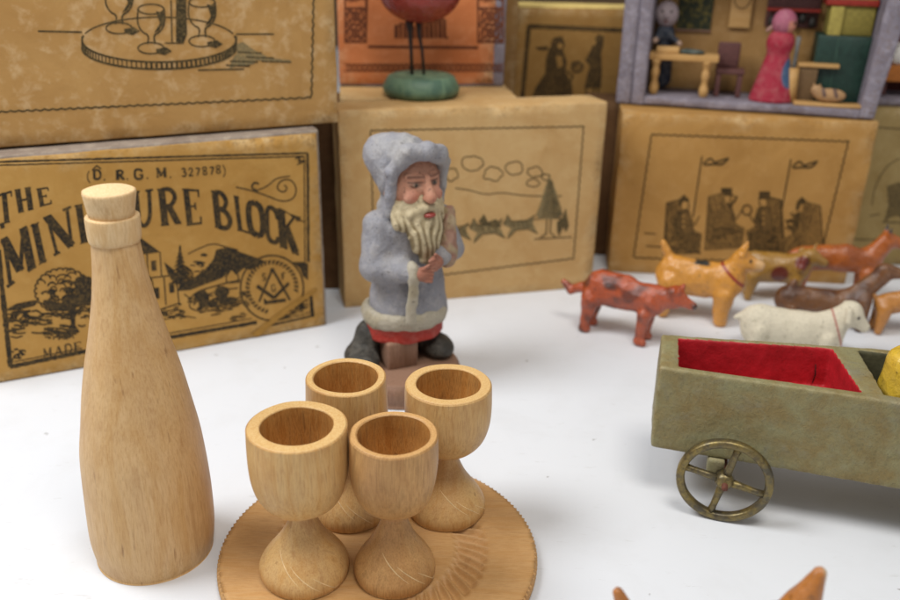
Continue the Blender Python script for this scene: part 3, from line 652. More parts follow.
I.line([(729, 208), (735, 200), (737, 196)], 2.2); I.ellipse(747, 210, 4.6, 5, 1.4)
I.line([(644, 233), (656, 234)], 1); I.line([(646, 246), (662, 247)], 1); I.scribble(800, 226, 12, 16, 40, 1.2, 3)
I.build('printed_figures_drawing', [M['ink_d'], M['ink_dfill'], M['card_d'], M['ink_dlight']], D_)

# --- plain box between them, shade put into its dark colour
Ib, fI = box_thing('plain box coloured dark as shade in the gap left of the four figures box', Vector((5.75, 38.3, 0)), rad(-8), 8.0, 2.4, 7.05, M['card_gap_shade'], seed=71)
# --- olive box at the far right
oE = Vector((16.9, 37.7, 0)); angE = rad(-3)
E_, fE = box_thing('olive box with a faded drawing at the right edge, behind the fox brown dog', oE, angE, 10.0, 2.6, 7.1, M['card_e'], seed=81)
I = Ink(fE, .012); I.g = 1.05
I.rough_line((846, 239), (905, 240.5), 1.4); I.rough_line((872, 127), (905, 129), 1.2); I.rough_line((872, 127), (848, 239), 1.2)
I.line(smooth2([(872, 205), (874, 190), (880, 176), (888, 165), (900, 158)]), 1); I.line([(869, 216), (880, 214)], 1)
I.poly([(884, 222), (889, 204), (887, 186), (900, 182), (906, 186), (906, 222), (896, 214)], 0); I.scribble(894, 204, 8, 16, 30, 1.2, 3)
I.line([(882, 222), (906, 223)], 1.6)
I.build('printed_faded_drawing', [M['ink_e']], E_)

# ================================================================ TOY ROOM BOX
aF = rad(-15.0); oF = Vector((6.97, 37.75, 7.12)); WF, HF, DF = 10.25, 6.6, 2.9
Fm = thing('toy_room_box', 'open lilac box holding a tiny kitchen, standing on the four figures box', 'toy room', oF, aF)
LIL = M['card_lilac']
rbox('left_side', (0, .0, 0), (.62, DF, HF), LIL, Fm, .07, .05, 1); rbox('left_lining', (.63, -.04, .0), (.55, DF-.1, HF-.02), LIL, Fm, .06, .04, 2)
bm = bmesh.new(); add_rbox(bm, (WF-.55, -.02, 0), (.55, DF, HF), .06, .05, 3, .4)
for v_ in bm.verts: v_.co.x += .10*v_.co.z*(.4 if v_.co.x < WF-.3 else 1)
from_bm('right_side', bm, LIL, Fm)
rbox('floor', (1.19, -.03, .005), (WF-1.75, DF-.1, .34), LIL, Fm, .06, .04, 4)
rbox('back_wall', (1.19, DF-.32, .35), (WF-1.2, .3, HF-.4), M['interior'], Fm, .02); rbox('ceiling', (1.19, .0, HF-.3), (WF-1.2, DF-.35, .29), LIL, Fm, .03)
Fw = Matrix.Translation(oF) @ Matrix.Rotation(aF, 4, 'Z')
bpy.context.view_layer.update()
def tiny(name, label, cat, lx, ly, lz=.36, rz=0):
    return thing(name, label, cat, Fw @ Vector((lx, ly, lz)), aF+rz)
fb = Face(Fw @ Vector((0, DF-.33, 0)), aF)
def at_room(x, y, ly):     # local room coordinates of a pixel on the room plane at depth ly
    p = onplane(x, y, Fw @ Vector((0, ly, 0)), fb.nrm); return Fw.inverted() @ p
# figure with the pale round head behind the table
p = at_room(667, 14, 1.95); q = at_room(665, 45, 1.95)
man = tiny('doll', 'tiny doll with a round grey face and dark blue jacket behind the toy table', 'doll', q.x, 1.95)
bz = q.z-.36
nets('body', lambda P_: smin(smin(cap(P_, (0, 0, .5), (0, 0, bz+.55), .42, .34), cap(P_, (-.1, -.1, bz+.6), (.62, -.5, bz+.12), .17, .12)), cap(P_, (-.2, -.1, bz+.6), (-.42, -.45, bz+.2), .16, .12)),
     (-1, -1, 0), (1, .7, bz+1.3), .07, M['chalk'], man, lambda V: dab(base_paint(V, '27303F'), soft(np.minimum(np.linalg.norm(V-np.array((.65, -.5, bz+.12)), axis=1), np.linalg.norm(V-np.array((-.42, -.5, bz+.2)), axis=1))-.17, .04), 'B99A86'))
hz = p.z-.36
nets('head', lambda P_: smin(ell(P_, (p.x-q.x, -.05, hz), (.5, .42, .56)), ell(P_, (p.x-q.x, -.48, hz-.05), (.08, .1, .12)), .05), (-.7, -.8, hz-.8), (.8, .7, hz+.8), .045, M['chalk'], man,
     lambda V: dab(dab(dab(base_paint(V, '9B8C90'), soft(np.minimum(np.hypot(V[:, 0]-(p.x-q.x)-.19, V[:, 2]-hz-.14), np.hypot(V[:, 0]-(p.x-q.x)+.19, V[:, 2]-hz-.14))-.06, .04), '33262A'),
               soft(np.hypot((V[:, 0]-(p.x-q.x))/1.8, V[:, 2]-hz+.26)-.05, .03), '7A4040'), (V[:, 1] > .1)*1.0, '4A3A30'))
# table
p0 = at_room(650, 53, .7); p1 = at_room(719, 58, .7); lz = (p0.z+p1.z)/2-.36; W_ = p1.x-p0.x
tb = tiny('toy_table', 'tiny pale wooden table with shaped legs inside the toy room', 'table', p0.x, .45)
rbox('table_top', (0, 0, lz-.2), (W_, 1.0, .26), M['tinywood'], tb, .04)
for lx in (.3, W_-.45):
    for ly in (.2, .8):
        bm = lathe(smoothprof([(.0, 0), (.14, 0), (.2, .25), (.12, .55), (.18, .9), (.13, 1.15), (.22, lz-.21), (0, lz-.21)], 4), 20); from_bm('leg', bm, M['tinywood'], tb, loc=(lx, ly, 0))
tbx = tiny('tiny_box', 'tiny yellow wooden block on the toy table before the doll', 'block', p0.x+.25, .55, .36+lz+.07); rbox('block', (0, 0, 0), (.95, .5, .26), M['tinywood'], tbx, .05)
cl = tiny('folded_cloth', 'tiny dark green cloth on the right end of the toy table', 'cloth', p0.x+1.25, .5, .36+lz+.07)
nets('cloth', lambda P_: ell(P_, (.45, .3, .08), (.55, .3, .12))+.02*lump(P_, 6), (-.2, -.1, -.05), (1.1, .7, .3), .05, M['chalk'], cl, lambda V: base_paint(V, '3F4A44'))
# chair
p0 = at_room(713, 90, 1.0); p1 = at_room(742, 90, 1.0); ht = at_room(727, 43, 1.3); W_ = p1.x-p0.x
ch = tiny('toy_chair', 'tiny mauve chair with a high back right of the toy table', 'chair', p0.x, .9); MV = solid('mauve_paint', '5E3C38', .6)
sz = at_room(727, 72, .9).z-.36
rbox('seat', (0, 0, sz-.1), (W_, .95, .2), MV, ch, .05); rbox('backrest', (.0, .75, sz+.1), (W_-.25, .2, ht.z-.36-sz-.1), MV, ch, .08)
for lx, ly in ((.05, .05), (W_-.25, .05), (.05, .72), (W_-.25, .72)): rbox('leg', (lx, ly, 0), (.2, .2, sz-.1), MV, ch, .03)
# wall pieces
def on_back(name, label, cat, px, mats, thick=.06):
    P_ = [at_room(x, y, DF-.34) for x, y in px]; x0, x1 = min(a.x for a in P_), max(a.x for a in P_); z0, z1 = min(a.z for a in P_), min(HF-.32, max(a.z for a in P_))
    t = tiny(name, label, cat, x0, DF-.34-thick, z0); return t, x1-x0, z1-z0
t, w_, h_ = on_back('wall_picture', 'dark green and gold patterned panel on the toy room wall', 'picture', ((676, 30), (718, -30)), None, .07)
kk = MT('woven_green_gold', .7); vv = kk.noise(kk.map((1, 1, 1)), 3.5, 4, .7); kk.col(kk.mix(kk.ramp(vv, .48, .6), lin('2E3325'), lin('6B6030')))
rbox('panel', (0, 0, 0), (w_, .06, h_), kk.m, t, .02); rbox('lower_frame', (-.03, -.03, -.03), (w_+.06, .05, .1), M['darkwood'], t, .02)
t, w_, h_ = on_back('wall_clock', 'tiny pale board clock hanging on the toy room wall', 'clock', ((728, 27), (756, -20)), None, .18)
rbox('clock_case', (0, 0, 0), (w_, .17, h_), M['tinywood'], t, .03)
bm = bmesh.new(); add_tube(bm, [(w_/2+.33*math.cos(a), -.01, h_*.62+.4*math.sin(a)) for a in np.linspace(0, 2*math.pi, 25)], .022, 6); from_bm('dial_ring', bm, solid('dial_brown', '5A4328'), t)
t, w_, h_ = on_back('wall_shelf', 'tiny red and dark shelf rack hanging on the toy room wall', 'shelf', ((764, 26), (822, -2)), None, .3)
RD = solid('red_paint_dim', '8C2B20', .5); DK = solid('dark_pots', '2E2A26', .6)
rbox('shelf_board', (0, -.2, h_*.55), (w_, .5, .12), RD, t, .02); rbox('shelf_back', (0, .22, 0), (w_, .05, h_), MV, t, .02)
for i in range(5): bm = lathe([(0, 0), (.1, 0), (.15, .15), (.09, .4), (0, .4)], 16); from_bm('hanging_pot', bm, DK, t, loc=(.25+i*(w_-.5)/4, 0, h_*.55-.45 if i % 2 else h_*.55-.6))
# woman
p = at_room(769, 98, .8); q = at_room(776, 18, .8); H_ = q.z-.36+.35
wm = tiny('doll', 'tiny doll woman in a red dress, pink headscarf and blue apron inside the toy room', 'doll', p.x+.08, .8)
hz = q.z-.36-.15
def wf(P_):
    d = cap(P_, (0, 0, .0), (0, 0, hz*.6), .92, .45, .7); d = smin(d, ell(P_, (.02, 0, hz-.78), (.55, .42, .55)), .15); return smax(d, -P_[..., 2], .02)
nets('dress', wf, (-1.2, -1, -.05), (1.2, 1, hz), .055, M['chalk'], wm, lambda V: dab(base_paint(V, '9C2036'), soft(np.hypot((V[:, 0]-.55)/.9, (V[:, 2]-1.2)/1.7)-.36, .05)*(V[:, 1] < .25), '3E5A7C'))
nets('head', lambda P_: smin(ell(P_, (.05, 0, hz), (.48, .42, .52)), ell(P_, (.33, -.1, hz-.12), (.16, .2, .2)), .06), (-.7, -.7, hz-.7), (.8, .7, hz+.7), .045, M['chalk'], wm, lambda V: dab(dab(base_paint(V, 'A25A6E'), soft(.2-V[:, 0], .06)*soft(V[:, 2]-hz-.08, .06), 'C4826C'), soft(np.hypot(V[:, 0]-.44, V[:, 2]-hz)-.06, .03), '3A2020'))
nets('kerchief_tail', lambda P_: cap(P_, (-.3, .05, hz-.15), (-.55, .1, hz-.35), .13, .07), (-.8, -.2, hz-.6), (-.1, .4, hz+.1), .045, M['chalk'], wm, lambda V: base_paint(V, 'A37C72'))
# churn
p = at_room(787, 100, .75); h1 = at_room(787, 67, .75).z-.36; h2 = at_room(789, 36, .75).z-.36
cn = tiny('butter_churn', 'tiny pale wooden butter churn with grey plunger right of the doll woman', 'churn', p.x+.05, .75)
from_bm('barrel', lathe([(0, 0), (.3, 0), (.26, h1*.5), (.22, h1), (.18, h1), (.17, h1-.2), (0, h1-.2)], 28), M['tinywood'], cn)
from_bm('plunger', lathe([(.0, .3), (.07, .3), (.08, h2*.8), (.1, h2), (0, h2)], 16), solid('grey_stick', '6B6A66'), cn)
# stove
GRN = solid('dark_green_tile', '20382F', .45, .4, .2); YEL = solid('dull_yellow_plaster', '857838', .7)
p0 = at_room(813, 33, 1.7); p1 = at_room(870, 100, 1.7); W_ = 2.05; zt = p0.z-.36; base_x = p0.x+.15
st = tiny('tiled_stove', 'tiny dark green tiled stove with a yellow upper part in the toy room corner', 'stove', base_x, 1.05)
rbox('green_body', (0, 0, 0), (W_, 1.4, zt), GRN, st, .05, .02, 3); rbox('yellow_top', (.3, .15, zt), (W_-.35, 1.2, min(1.5, HF-.36-.32-zt)), YEL, st, .05, .02, 4)
rbox('red_cornice', (.1, .02, zt+1.15), (W_-.1, 1.36, .25), RD, st, .04); rbox('seam', (W_*.38, -.012, .1), (.03, .03, zt-.2), solid('seam_light', '3F5A4C'), st, .005)
rbox('yellow_front', (.32, .05, zt+.005), (.5, .1, 1.1), solid('paler_yellow', '9E8F48', .7), st, .03)
# stool, board and cat
p = at_room(817, 64, .95); bs = tiny('toy_bench', 'tiny brown bench before the green stove', 'bench', p.x-.75, .75); zb = p.z-.36
rbox('bench_top', (0, 0, zb-.12), (1.6, .5, .16), M['tinywood'], bs, .03); rbox('bench_side', (.08, .08, 0), (.75, .35, zb-.13), solid('brown_bench', '6E5538'), bs, .03)
p = at_room(826, 103, .25); bd = tiny('floor_board', 'tiny light wooden board under the cat on the toy room floor', 'board', p.x-1.25, .06, .35); rbox('board', (0, 0, 0), (2.6, .62, .14), M['tinywood'], bd, .04, .02, 2)
ct = tiny('toy_cat', 'tiny curled striped cat on the light board before the green stove', 'cat', p.x+.1, .35, .49)
nets('cat_body', lambda P_: smin(smin(smin(ell(P_, (0, 0, .3), (.62, .22, .28)), ell(P_, (-.52, 0, .48), (.24, .18, .2)), .12), cap(P_, (-.62, .08, .6), (-.66, .1, .74), .06, .03), .05), cap(P_, (-.46, -.08, .6), (-.44, -.1, .74), .06, .03), .05), (-1, -.4, -.05), (.8, .4, .9), .04, M['chalk'], ct,
     lambda V: dab(base_paint(V, 'A88258'), soft(np.sin(V[:, 0]*14+V[:, 2]*5)*.1+.05, .05)*(V[:, 2] > .25)*(V[:, 0] > -.35), '59413A'))
# second toy room further right
oK = Vector((18.35, 38.15, 7.12)); aK = rad(-8)
Km = thing('toy_room_box', 'second lilac toy room box, cut off by the right edge of the photo', 'toy room', oK, aK)
rbox('floor', (0, 0, 0), (7, 2.6, .3), LIL, Km, .05, .03, 4); rbox('back_wall', (0, 2.4, .3), (7, .2, 5), solid('dark_red_wall', '5A2A20', .7), Km, .02); rbox('left_side', (-.36, 0, 0), (.35, 2.6, 5.3), LIL, Km, .05, .03, 6)
Kw = Matrix.Translation(oK) @ Matrix.Rotation(aK, 4, 'Z')
bn = thing('toy_bench', 'tiny orange bench in the second toy room at the right edge', 'bench', Kw @ Vector((.15, .7, .31)), aK)
rbox('bench_top', (0, 0, .62), (3.2, 1.2, .7), solid('orange_paint', 'B06A2A', .5), bn, .06); rbox('leg', (.1, .2, 0), (.3, .8, .61), MV, bn, .04); rbox('leg', (2.7, .2, 0), (.3, .8, .61), MV, bn, .04)
pt = thing('toy_pot', 'tiny white pot on the orange bench at the right edge', 'pot', Kw @ Vector((.85, 1.2, 1.64)), 0)
from_bm('pot_body', lathe(smoothprof([(0, 0), (.3, 0), (.42, .3), (.3, .6), (.2, .75), (.25, .85), (.18, .85), (0, .7)], 4), 28), solid('white_glaze', 'D8D4CC', .3), pt)

# ================================================================ RED BIRD
bd = thing('toy_bird', 'round red bird on wire legs standing on a turned green foot', 'toy bird', (-1.28, 34.95, 7.79))
kk = MT('green_base_paint', .5, .4); vv = kk.noise(kk.map((1, 1, .3), (0, .5, 0)), 1.6, 5, .6, .6); kk.col(kk.mix(kk.ramp(vv, .4, .62), lin('6A8468'), lin('4A6654'))); kk.bump(vv, .3, .04)
from_bm('green_foot', lathe([(0, 0), (1.35, 0), (1.5, .14), (1.53, .34), (1.42, .56), (1.3, .76), (1.2, .8), (0, .8)], 64, .03), kk.m, bd)
WR = solid('dark_wire', '2E211B', .45, .4, .2)
def z34(x, y): p = onplane(x, y, Vector((0, 34.9, 0)), Vector((0, 1, 0))); return (p.x+1.28, 0, p.z-7.79)
bm = bmesh.new(); add_tube(bm, [z34(412, 76), z34(411, 50), z34(410, 32), z34(409, 15)], [.07, .07, .1, .2], 12); from_bm('leg', bm, WR, bd)
bm = bmesh.new(); add_tube(bm, [z34(424, 76), z34(422, 50), z34(419, 34), z34(418, 15)], [.06, .06, .07, .15], 12); from_bm('leg', bm, WR, bd)
cx, _, cz = z34(420, -8)
nets('bird_body', lambda P_: smin(smin(ell(P_, (cx, 0, cz), (1.55, 1.2, 1.12)), cap(P_, (cx-1.0, 0, cz+.5), (cx-1.5, 0, cz+1.3), .55, .45), .3), cap(P_, (cx+1.2, 0, cz+.3), (cx+2.3, 0, cz+.75), .45, .15), .3),
     (cx-2.6, -1.5, cz-1.5), (cx+2.8, 1.5, cz+2.2), .09, M['gloss'], bd, lambda V: base_paint(V, '8C2A1C'))
bm = bmesh.new(); add_tube(bm, [(cx-1.9, 0, cz+1.35), (cx-2.5, 0, cz+1.25)], [.16, .03], 10); from_bm('beak', bm, WR, bd)

# ================================================================ BOTTLE
bo = thing('wooden_bottle', 'tall turned pale wooden toy bottle standing before the lettered box', 'bottle', (-7.03, 17.0, 0), rad(20)); bo.rotation_euler[1] = rad(.5)
pr = smoothprof([(0, .0), (1.24, .0), (1.34, .06), (1.415, .5), (1.43, 1.0), (1.41, 1.9), (1.35, 2.9), (1.235, 3.7), (.99, 5.0), (.80, 5.8), (.64, 6.6), (.54, 7.25), (.495, 7.75), (.48, 7.92)], 8)
from_bm('bottle_body', lathe(pr, 128, .018, 3), M['bottle'], bo)
from_bm('neck_ring', lathe(smoothprof([(.4, 7.88), (.49, 7.87), (.535, 7.93), (.55, 8.15), (.545, 8.36), (.515, 8.42), (.38, 8.43)], 5), 96, .04, 9), M['cork'], bo)
from_bm('cork', lathe([(.40, 8.40), (.455, 8.42), (.475, 8.55), (.50, 8.72), (.525, 8.9), (.515, 8.95), (.47, 8.97), (0, 8.96)], 96, .03, 4), M['cork'], bo)

# ================================================================ PLATE
PX, PY, PR, PT = -1.58, 16.72, 3.76, .34
pl = thing('wooden_plate', 'round wooden tray with a notched rim and carved groove under the goblets', 'tray', (PX, PY, 0), rad(0))
bm = bmesh.new(); seg = 1280; NT = 160
def platez(r, a):
    z = PT
    g = math.exp(-((r-2.2)/.36)**6)                        # turned groove with curved chatter marks
    if g > .01:
        ph = a*52+11*(r-2.2)+1.2*noise.noise(Vector((a*4, 0, 0)))
        da = abs(((a-rad(-25)+math.pi) % (2*math.pi))-math.pi); db = abs(((a-rad(165)+math.pi) % (2*math.pi))-math.pi)
        am = max(0, min(1, (rad(62)-da)/.35))+.6*max(0, min(1, (rad(22)-db)/.3))
        z -= g*(.01+.13*am*1.15*abs(math.sin(ph/2)))
    z += .006*noise.noise(Vector((r*3*math.cos(a), r*3*math.sin(a), 4)))
    return z
rs = [0, .6, 1.2, 1.5]+list(np.linspace(1.6, 2.85, 34))+[3.0, 3.3, 3.6, 3.70]
rings = [[bm.verts.new((0, 0, PT))]]
for r in rs[1:]: rings.append([bm.verts.new((r*math.cos(2*math.pi*i/seg), r*math.sin(2*math.pi*i/seg), platez(r, 2*math.pi*i/seg))) for i in range(seg)])
for r, z, am in ((3.70, PT-.0, .0), (PR, PT-.02, .048), (PR+.01, PT-.14, .048), (PR, PT-.2, .0), (PR-.04, .03, 0), (PR-.1, 0, 0)):
    ring = []
    for i in range(seg):
        a = 2*math.pi*i/seg; t = abs(((a*NT/(2*math.pi)) % 1)-.5)*2; rr = r-am*2*(t**1.2)*(1+.4*noise.noise(Vector((a*9, 0, 1)))); ring.append(bm.verts.new((rr*math.cos(a), rr*math.sin(a), z)))
    rings.append(ring)
rings.append([bm.verts.new((0, 0, 0))])
for A_, B_ in zip(rings, rings[1:]):
    for i in range(seg):
        j = (i+1) % seg
        if len(A_) == 1: bm.faces.new((A_[0], B_[i], B_[j]))
        elif len(B_) == 1: bm.faces.new((A_[i], A_[j], B_[0]))
        else: bm.faces.new((A_[i], A_[j], B_[j], B_[i]))
from_bm('tray_disc', bm, M['plate'], pl)

# ================================================================ GOBLETS
SCR = solid('pale_scratch_wood', 'E2C696', .6)
def goblet(label, x, y, H_, R_, ri, foot, neck, mat, seed, zn=1.72, lean=(0, 0)):
    t = thing('wooden_goblet', label, 'goblet', (x, y, PT+.002), random.uniform(0, 6), 'turned wooden goblets on the tray'); t.rotation_euler[0] = lean[0]; t.rotation_euler[1] = lean[1]
    f = smoothprof([(0, 0), (foot*.86, 0), (foot*.97, .06), (foot, .2), (foot*.965, .36), (foot*.84, .58), (foot*.65, .84), (foot*.48, 1.1), (foot*.35, 1.38), (neck*1.08, 1.6), (neck, zn)], 7)
    from_bm('foot', lathe(f, 96, .03, seed), mat, t)
    bw = smoothprof([(neck*.9, zn-.03), (neck*1.2, zn+.02), (R_*.60, zn+.17), (R_*.84, zn+.44), (R_*.96, zn+.85), (R_*1.0, zn+1.35), (R_*.99, H_-.1), (R_*.98, H_-.035), (R_*.955, H_-.004), (R_*.92, H_), (ri*1.05, H_), (ri*1.0, H_-.03)], 6)
    from_bm('bowl', lathe(bw, 112, .025, seed+2), mat, t)
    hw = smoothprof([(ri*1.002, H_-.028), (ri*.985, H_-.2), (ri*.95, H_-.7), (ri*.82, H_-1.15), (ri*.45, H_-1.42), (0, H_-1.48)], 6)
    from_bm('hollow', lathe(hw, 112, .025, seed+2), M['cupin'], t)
    bm = bmesh.new()
    for q in range(3):
        a0 = rad(-150+35*q+seed*11)-t.rotation_euler[2]; z0 = .95-.22*q; L_ = .9-.12*q; pts = []
        for i in range(16):
            u = i/15; z = max(.12, z0-.45*u-.12*u*u)
            rr = np.interp(z, [p_[1] for p_ in f[10:]], [p_[0] for p_ in f[10:]])-.003+.03*noise.noise(Vector((math.cos(a0+L_*u)*1.3+seed, math.sin(a0+L_*u)*1.3, z*.9)))
            pts.append((rr*math.cos(a0+L_*u), rr*math.sin(a0+L_*u), z))
        add_tube(bm, pts, [.004+.008*math.sin(math.pi*i/15) for i in range(16)], 6)
    from_bm('scratch_marks', bm, SCR, t)
    return t
g1 = goblet('thick rimmed goblet nearest the bottle, front left of the four', -3.20, 15.85, 3.88, 1.08, .77, 1.02, .26, M['cup1'], 1)
g2 = goblet('goblet at the back left, standing before the brown figure base', -2.42, 18.1, 3.86, .97, .77, .96, .26, M['cup1'], 2)
g3 = goblet('thin rimmed browner goblet at the front right of the four', -1.15, 15.85, 3.72, .96, .78, .93, .23, M['cup2'], 3)
g4 = goblet('goblet at the back right, nearest the wagon, above the carved groove', -.0, 18.25, 3.64, 1.05, .77, .98, .25, M['cup1'], 4)

# ================================================================ BEARDED FIGURE
sx, sy = -1.42, 26.15
sa = thing('bearded_figurine', 'old bearded man figurine in a grey hooded coat on a brown wooden base', 'figurine', (sx, sy, 0), rad(24))
b1 = smoothprof([(0, 0), (1.85, 0), (1.95, .08), (1.97, .35), (1.85, .52), (1.6, .56), (0, .56)], 4)
from_bm('wooden_base', lathe(b1, 72, .05, 5), M['darkwood'], sa, loc=(-.32, -.4, 0)).scale = (1, 1, 1.35)
rbox('wooden_post', (-1.0, -.95, .7), (1.05, 1.6, 1.0), M['darkwood'], sa, .1, .05, 4)
def body(P_):
    d = cap(P_, (0, .05, 2.4), (0, .05, 5.0), 1.33, 1.12, .8)
    d = smin(d, ell(P_, (0, .05, 5.2), (1.40, .85, .75)), .3)
    d = smin(d, cap(P_, (0, .05, 1.9), (0, .05, 3.0), 1.42, 1.25, .82), .2)
    d = smax(d, 1.95-P_[..., 2], .1)
    for s_, e, h_ in ((-1, (-1.36, -.35, 4.0), (-.35, -1.15, 3.95)), (1, (1.42, -.3, 4.35), (.75, -1.05, 4.45))):
        a = cap(P_, (s_*1.12, .0, 5.35), e, .52, .47); a = smin(a, cap(P_, e, h_, .47, .36), .2); d = smin(d, a, .18)
    return d+.035*lump(P_, 2.6, 1)+.012*lump(P_, 7, 2)
nets('coat', body, (-2.1, -1.8, 1.7), (2.1, 1.4, 6.3), .05, M['coat'], sa, lambda V: dab(base_paint(V, '8A8A90'), np.clip(lump(V, 1.6, 3)*.8, 0, .7), '989492'))
def hood(P_):
    d = ell(P_, (0, .2, 7.05), (1.06, .98, 1.08)); d = smin(d, ell(P_, (-.5, .5, 7.5), (.72, .8, .66)), .25)
    d = smin(d, ell(P_, (0, .2, 5.8), (.92, .75, .7)), .25)
    d = smax(d, -ell(P_, (0, -1.3, 6.75), (.93, 1.3, 1.2)), .12)
    pts = [(-.93, -.42, 5.9), (-.97, -.5, 6.5), (-.98, -.62, 7.25), (-.64, -.93, 7.84), (0, -1.06, 7.86), (.55, -.98, 7.7), (.93, -.66, 7.38), (.98, -.5, 6.6), (.95, -.42, 6.0)]
    rr = [.16, .17, .22, .27, .28, .27, .21, .15, .15]
    for i in range(8): d = smin(d, cap(P_, pts[i], pts[i+1], rr[i], rr[i+1]), .1)
    return d+.04*lump(P_, 3.4, 4)+.016*lump(P_, 8, 2)
nets('hood', hood, (-1.6, -1.8, 4.7), (1.6, 1.7, 8.7), .045, M['coat'], sa, lambda V: dab(base_paint(V, '8E8E95'), np.clip(lump(V, 1.8, 5)*.6+.2, 0, .6), 'A8A59F'))
EZ = 6.84
def face(P_):
    d = ell(P_, (0, -.2, 6.72), (.94, .88, 1.08))
    d = smin(d, cap(P_, (0, -1.0, EZ+.12), (0, -1.3, EZ-.34), .12, .2), .12)
    for s_ in (-1, 1):
        d = smin(d, ell(P_, (s_*.44, -.9, EZ-.38), (.27, .2, .22)), .12); d = smin(d, cap(P_, (s_*.16, -1.06, EZ+.24), (s_*.58, -.86, EZ+.26), .1, .08), .08)
        d = smax(d, -ell(P_, (s_*.36, -1.14, EZ+.02), (.2, .16, .11)), .08); d = smin(d, ell(P_, (s_*.36, -.96, EZ+.01), (.14, .08, .07)), .03)
        d = smin(d, ell(P_, (s_*.13, -1.2, EZ-.38), (.1, .1, .08)), .05)
    return d+.014*lump(P_, 4, 7)
def facep(V):
    C = base_paint(V, 'C48E74'); C = dab(C, soft(np.minimum(np.hypot(V[:, 0]-.47, V[:, 2]-EZ+.36), np.hypot(V[:, 0]+.47, V[:, 2]-EZ+.36))-.15, .35)*.7, 'A8604E'); C = dab(C, soft(np.hypot(V[:, 0], V[:, 2]-EZ+.36)-.1, .3)*.6, 'A8624C')
    for s_ in (-1, 1):
        x = V[:, 0]*s_-.36; z = V[:, 2]
        C = dab(C, soft(np.hypot(x/2.1, z-EZ)-.085, .06)*(V[:, 1] < -.5)*.9, '74503F'); C = dab(C, soft(np.hypot(x/1.9, z-EZ-.005)-.05, .03)*(V[:, 1] < -.5)*.7, 'A08C78')
        C = dab(C, soft(np.hypot(x+.02, z-EZ-.01)-.062, .03)*(V[:, 1] < -.5), '1C1512')
        C = dab(C, soft(np.abs(z-EZ-.27+.02*x)-.045, .05)*(np.abs(x) < .27)*(V[:, 1] < -.5)*.85, '5C3A2C')
        C = dab(C, soft(np.abs(z-EZ-.085)-.018, .03)*(np.abs(x) < .22)*(V[:, 1] < -.5)*.9, '3E261C')
    return C
nets('face', face, (-1.1, -1.7, 5.2), (1.1, .8, 7.8), .035, M['chalk'], sa, facep)
BU = .17
def beard(P_):
    P_ = P_-np.array((0, 0, BU))
    d = cap(P_, (0, -.72, 5.85), (0, -1.05, 5.0), .70, .52, .72); d = smin(d, cap(P_, (0, -1.05, 5.1), (.05, -1.1, 4.35), .50, .26, .7), .15)
    for s_ in (-1, 1):
        d = smin(d, cap(P_, (s_*.70, -.55, 6.0), (s_*.62, -.7, 5.5), .17, .3), .12)
        d = smin(d, cap(P_, (s_*.08, -1.22, 6.0), (s_*.5, -1.0, 5.78), .13, .13), .06)
    d = smax(d, -ell(P_, (0, -1.42, 5.76), (.2, .16, .12)), .05)
    x = P_[..., 0]+.09*np.sin(P_[..., 2]*4+P_[..., 0]*4)+.04*lump(P_, 3, 1); st = np.sin(x*29)
    return d+.016*st*np.clip((6.0-P_[..., 2])*2, 0, 1)+.02*lump(P_, 7, 3)
def beardp(V):
    V = V-np.array((0, 0, BU)); x = V[:, 0]+.09*np.sin(V[:, 2]*4+V[:, 0]*4)+.04*lump(V, 3, 1); C = base_paint(V, 'BDAE8C'); return dab(C, np.clip(np.sin(x*29)*.9+.2+.3*lump(V, 4, 2), 0, .85)*np.clip((5.9-V[:, 2])*2, .15, 1), '75633F')
nets('beard', beard, (-1.2, -1.9, 4.2), (1.2, 0, 6.9), .028, M['chalk'], sa, beardp)
nets('mouth', lambda P_: ell(P_, (0, -1.27, 5.77+BU), (.22, .13, .09)), (-.4, -1.6, 5.8), (.4, -1, 6.4), .03, M['gloss'], sa, lambda V: base_paint(V, '9A3A30'))
def hand(s_, c):
    x, y, z = c
    def f(P_):
        d = ell(P_, (x, y, z), (.26, .2, .25))
        for i in range(4): d = smin(d, cap(P_, (x-s_*.05, y-.12, z+.2-i*.13), (x-s_*(.3-.02*i), y-.17, z+.14-i*.12), .07, .06), .03)
        return smin(d, cap(P_, (x+s_*.05, y-.1, z+.2), (x-s_*.12, y-.2, z+.36), .07, .06), .03)
    return f
for s_, c in ((1, (.42, -1.38, 4.32)), (-1, (-.08, -1.42, 3.98))):
    nets('hand', hand(s_, c), (c[0]-.7, c[1]-.6, c[2]-.6), (c[0]+.7, c[1]+.5, c[2]+.7), .03, M['chalk'], sa, lambda V: base_paint(V, '9A6450'))
def trim(P_):
    r_ = np.hypot(P_[..., 0], (P_[..., 1]-.05)/.82); d = np.sqrt((r_-1.36)**2+((P_[..., 2]-2.05)*.62)**2)-.2
    return d+.035*lump(P_, 3.6, 8)+.01*lump(P_, 10, 1)
def cuffs(P_):
    d = smin(ell(P_, (-.36, -1.2, 3.96), (.26, .3, .42)), cap(P_, (-.36, -1.4, 3.8), (-.48, -1.34, 2.3), .17, .22, .5), .15); return d+.02*lump(P_, 5, 2)
tp = lambda V: dab(base_paint(V, 'A8A08E'), np.clip(lump(V, 3, 5), 0, .5), '928566')
nets('hem_trim', trim, (-1.9, -1.6, 1.5), (1.9, 1.6, 2.6), .05, M['chalk'], sa, tp)
nets('hanging_band', cuffs, (-1, -1.8, 1.9), (.1, -.7, 4.6), .04, M['chalk'], sa, tp)
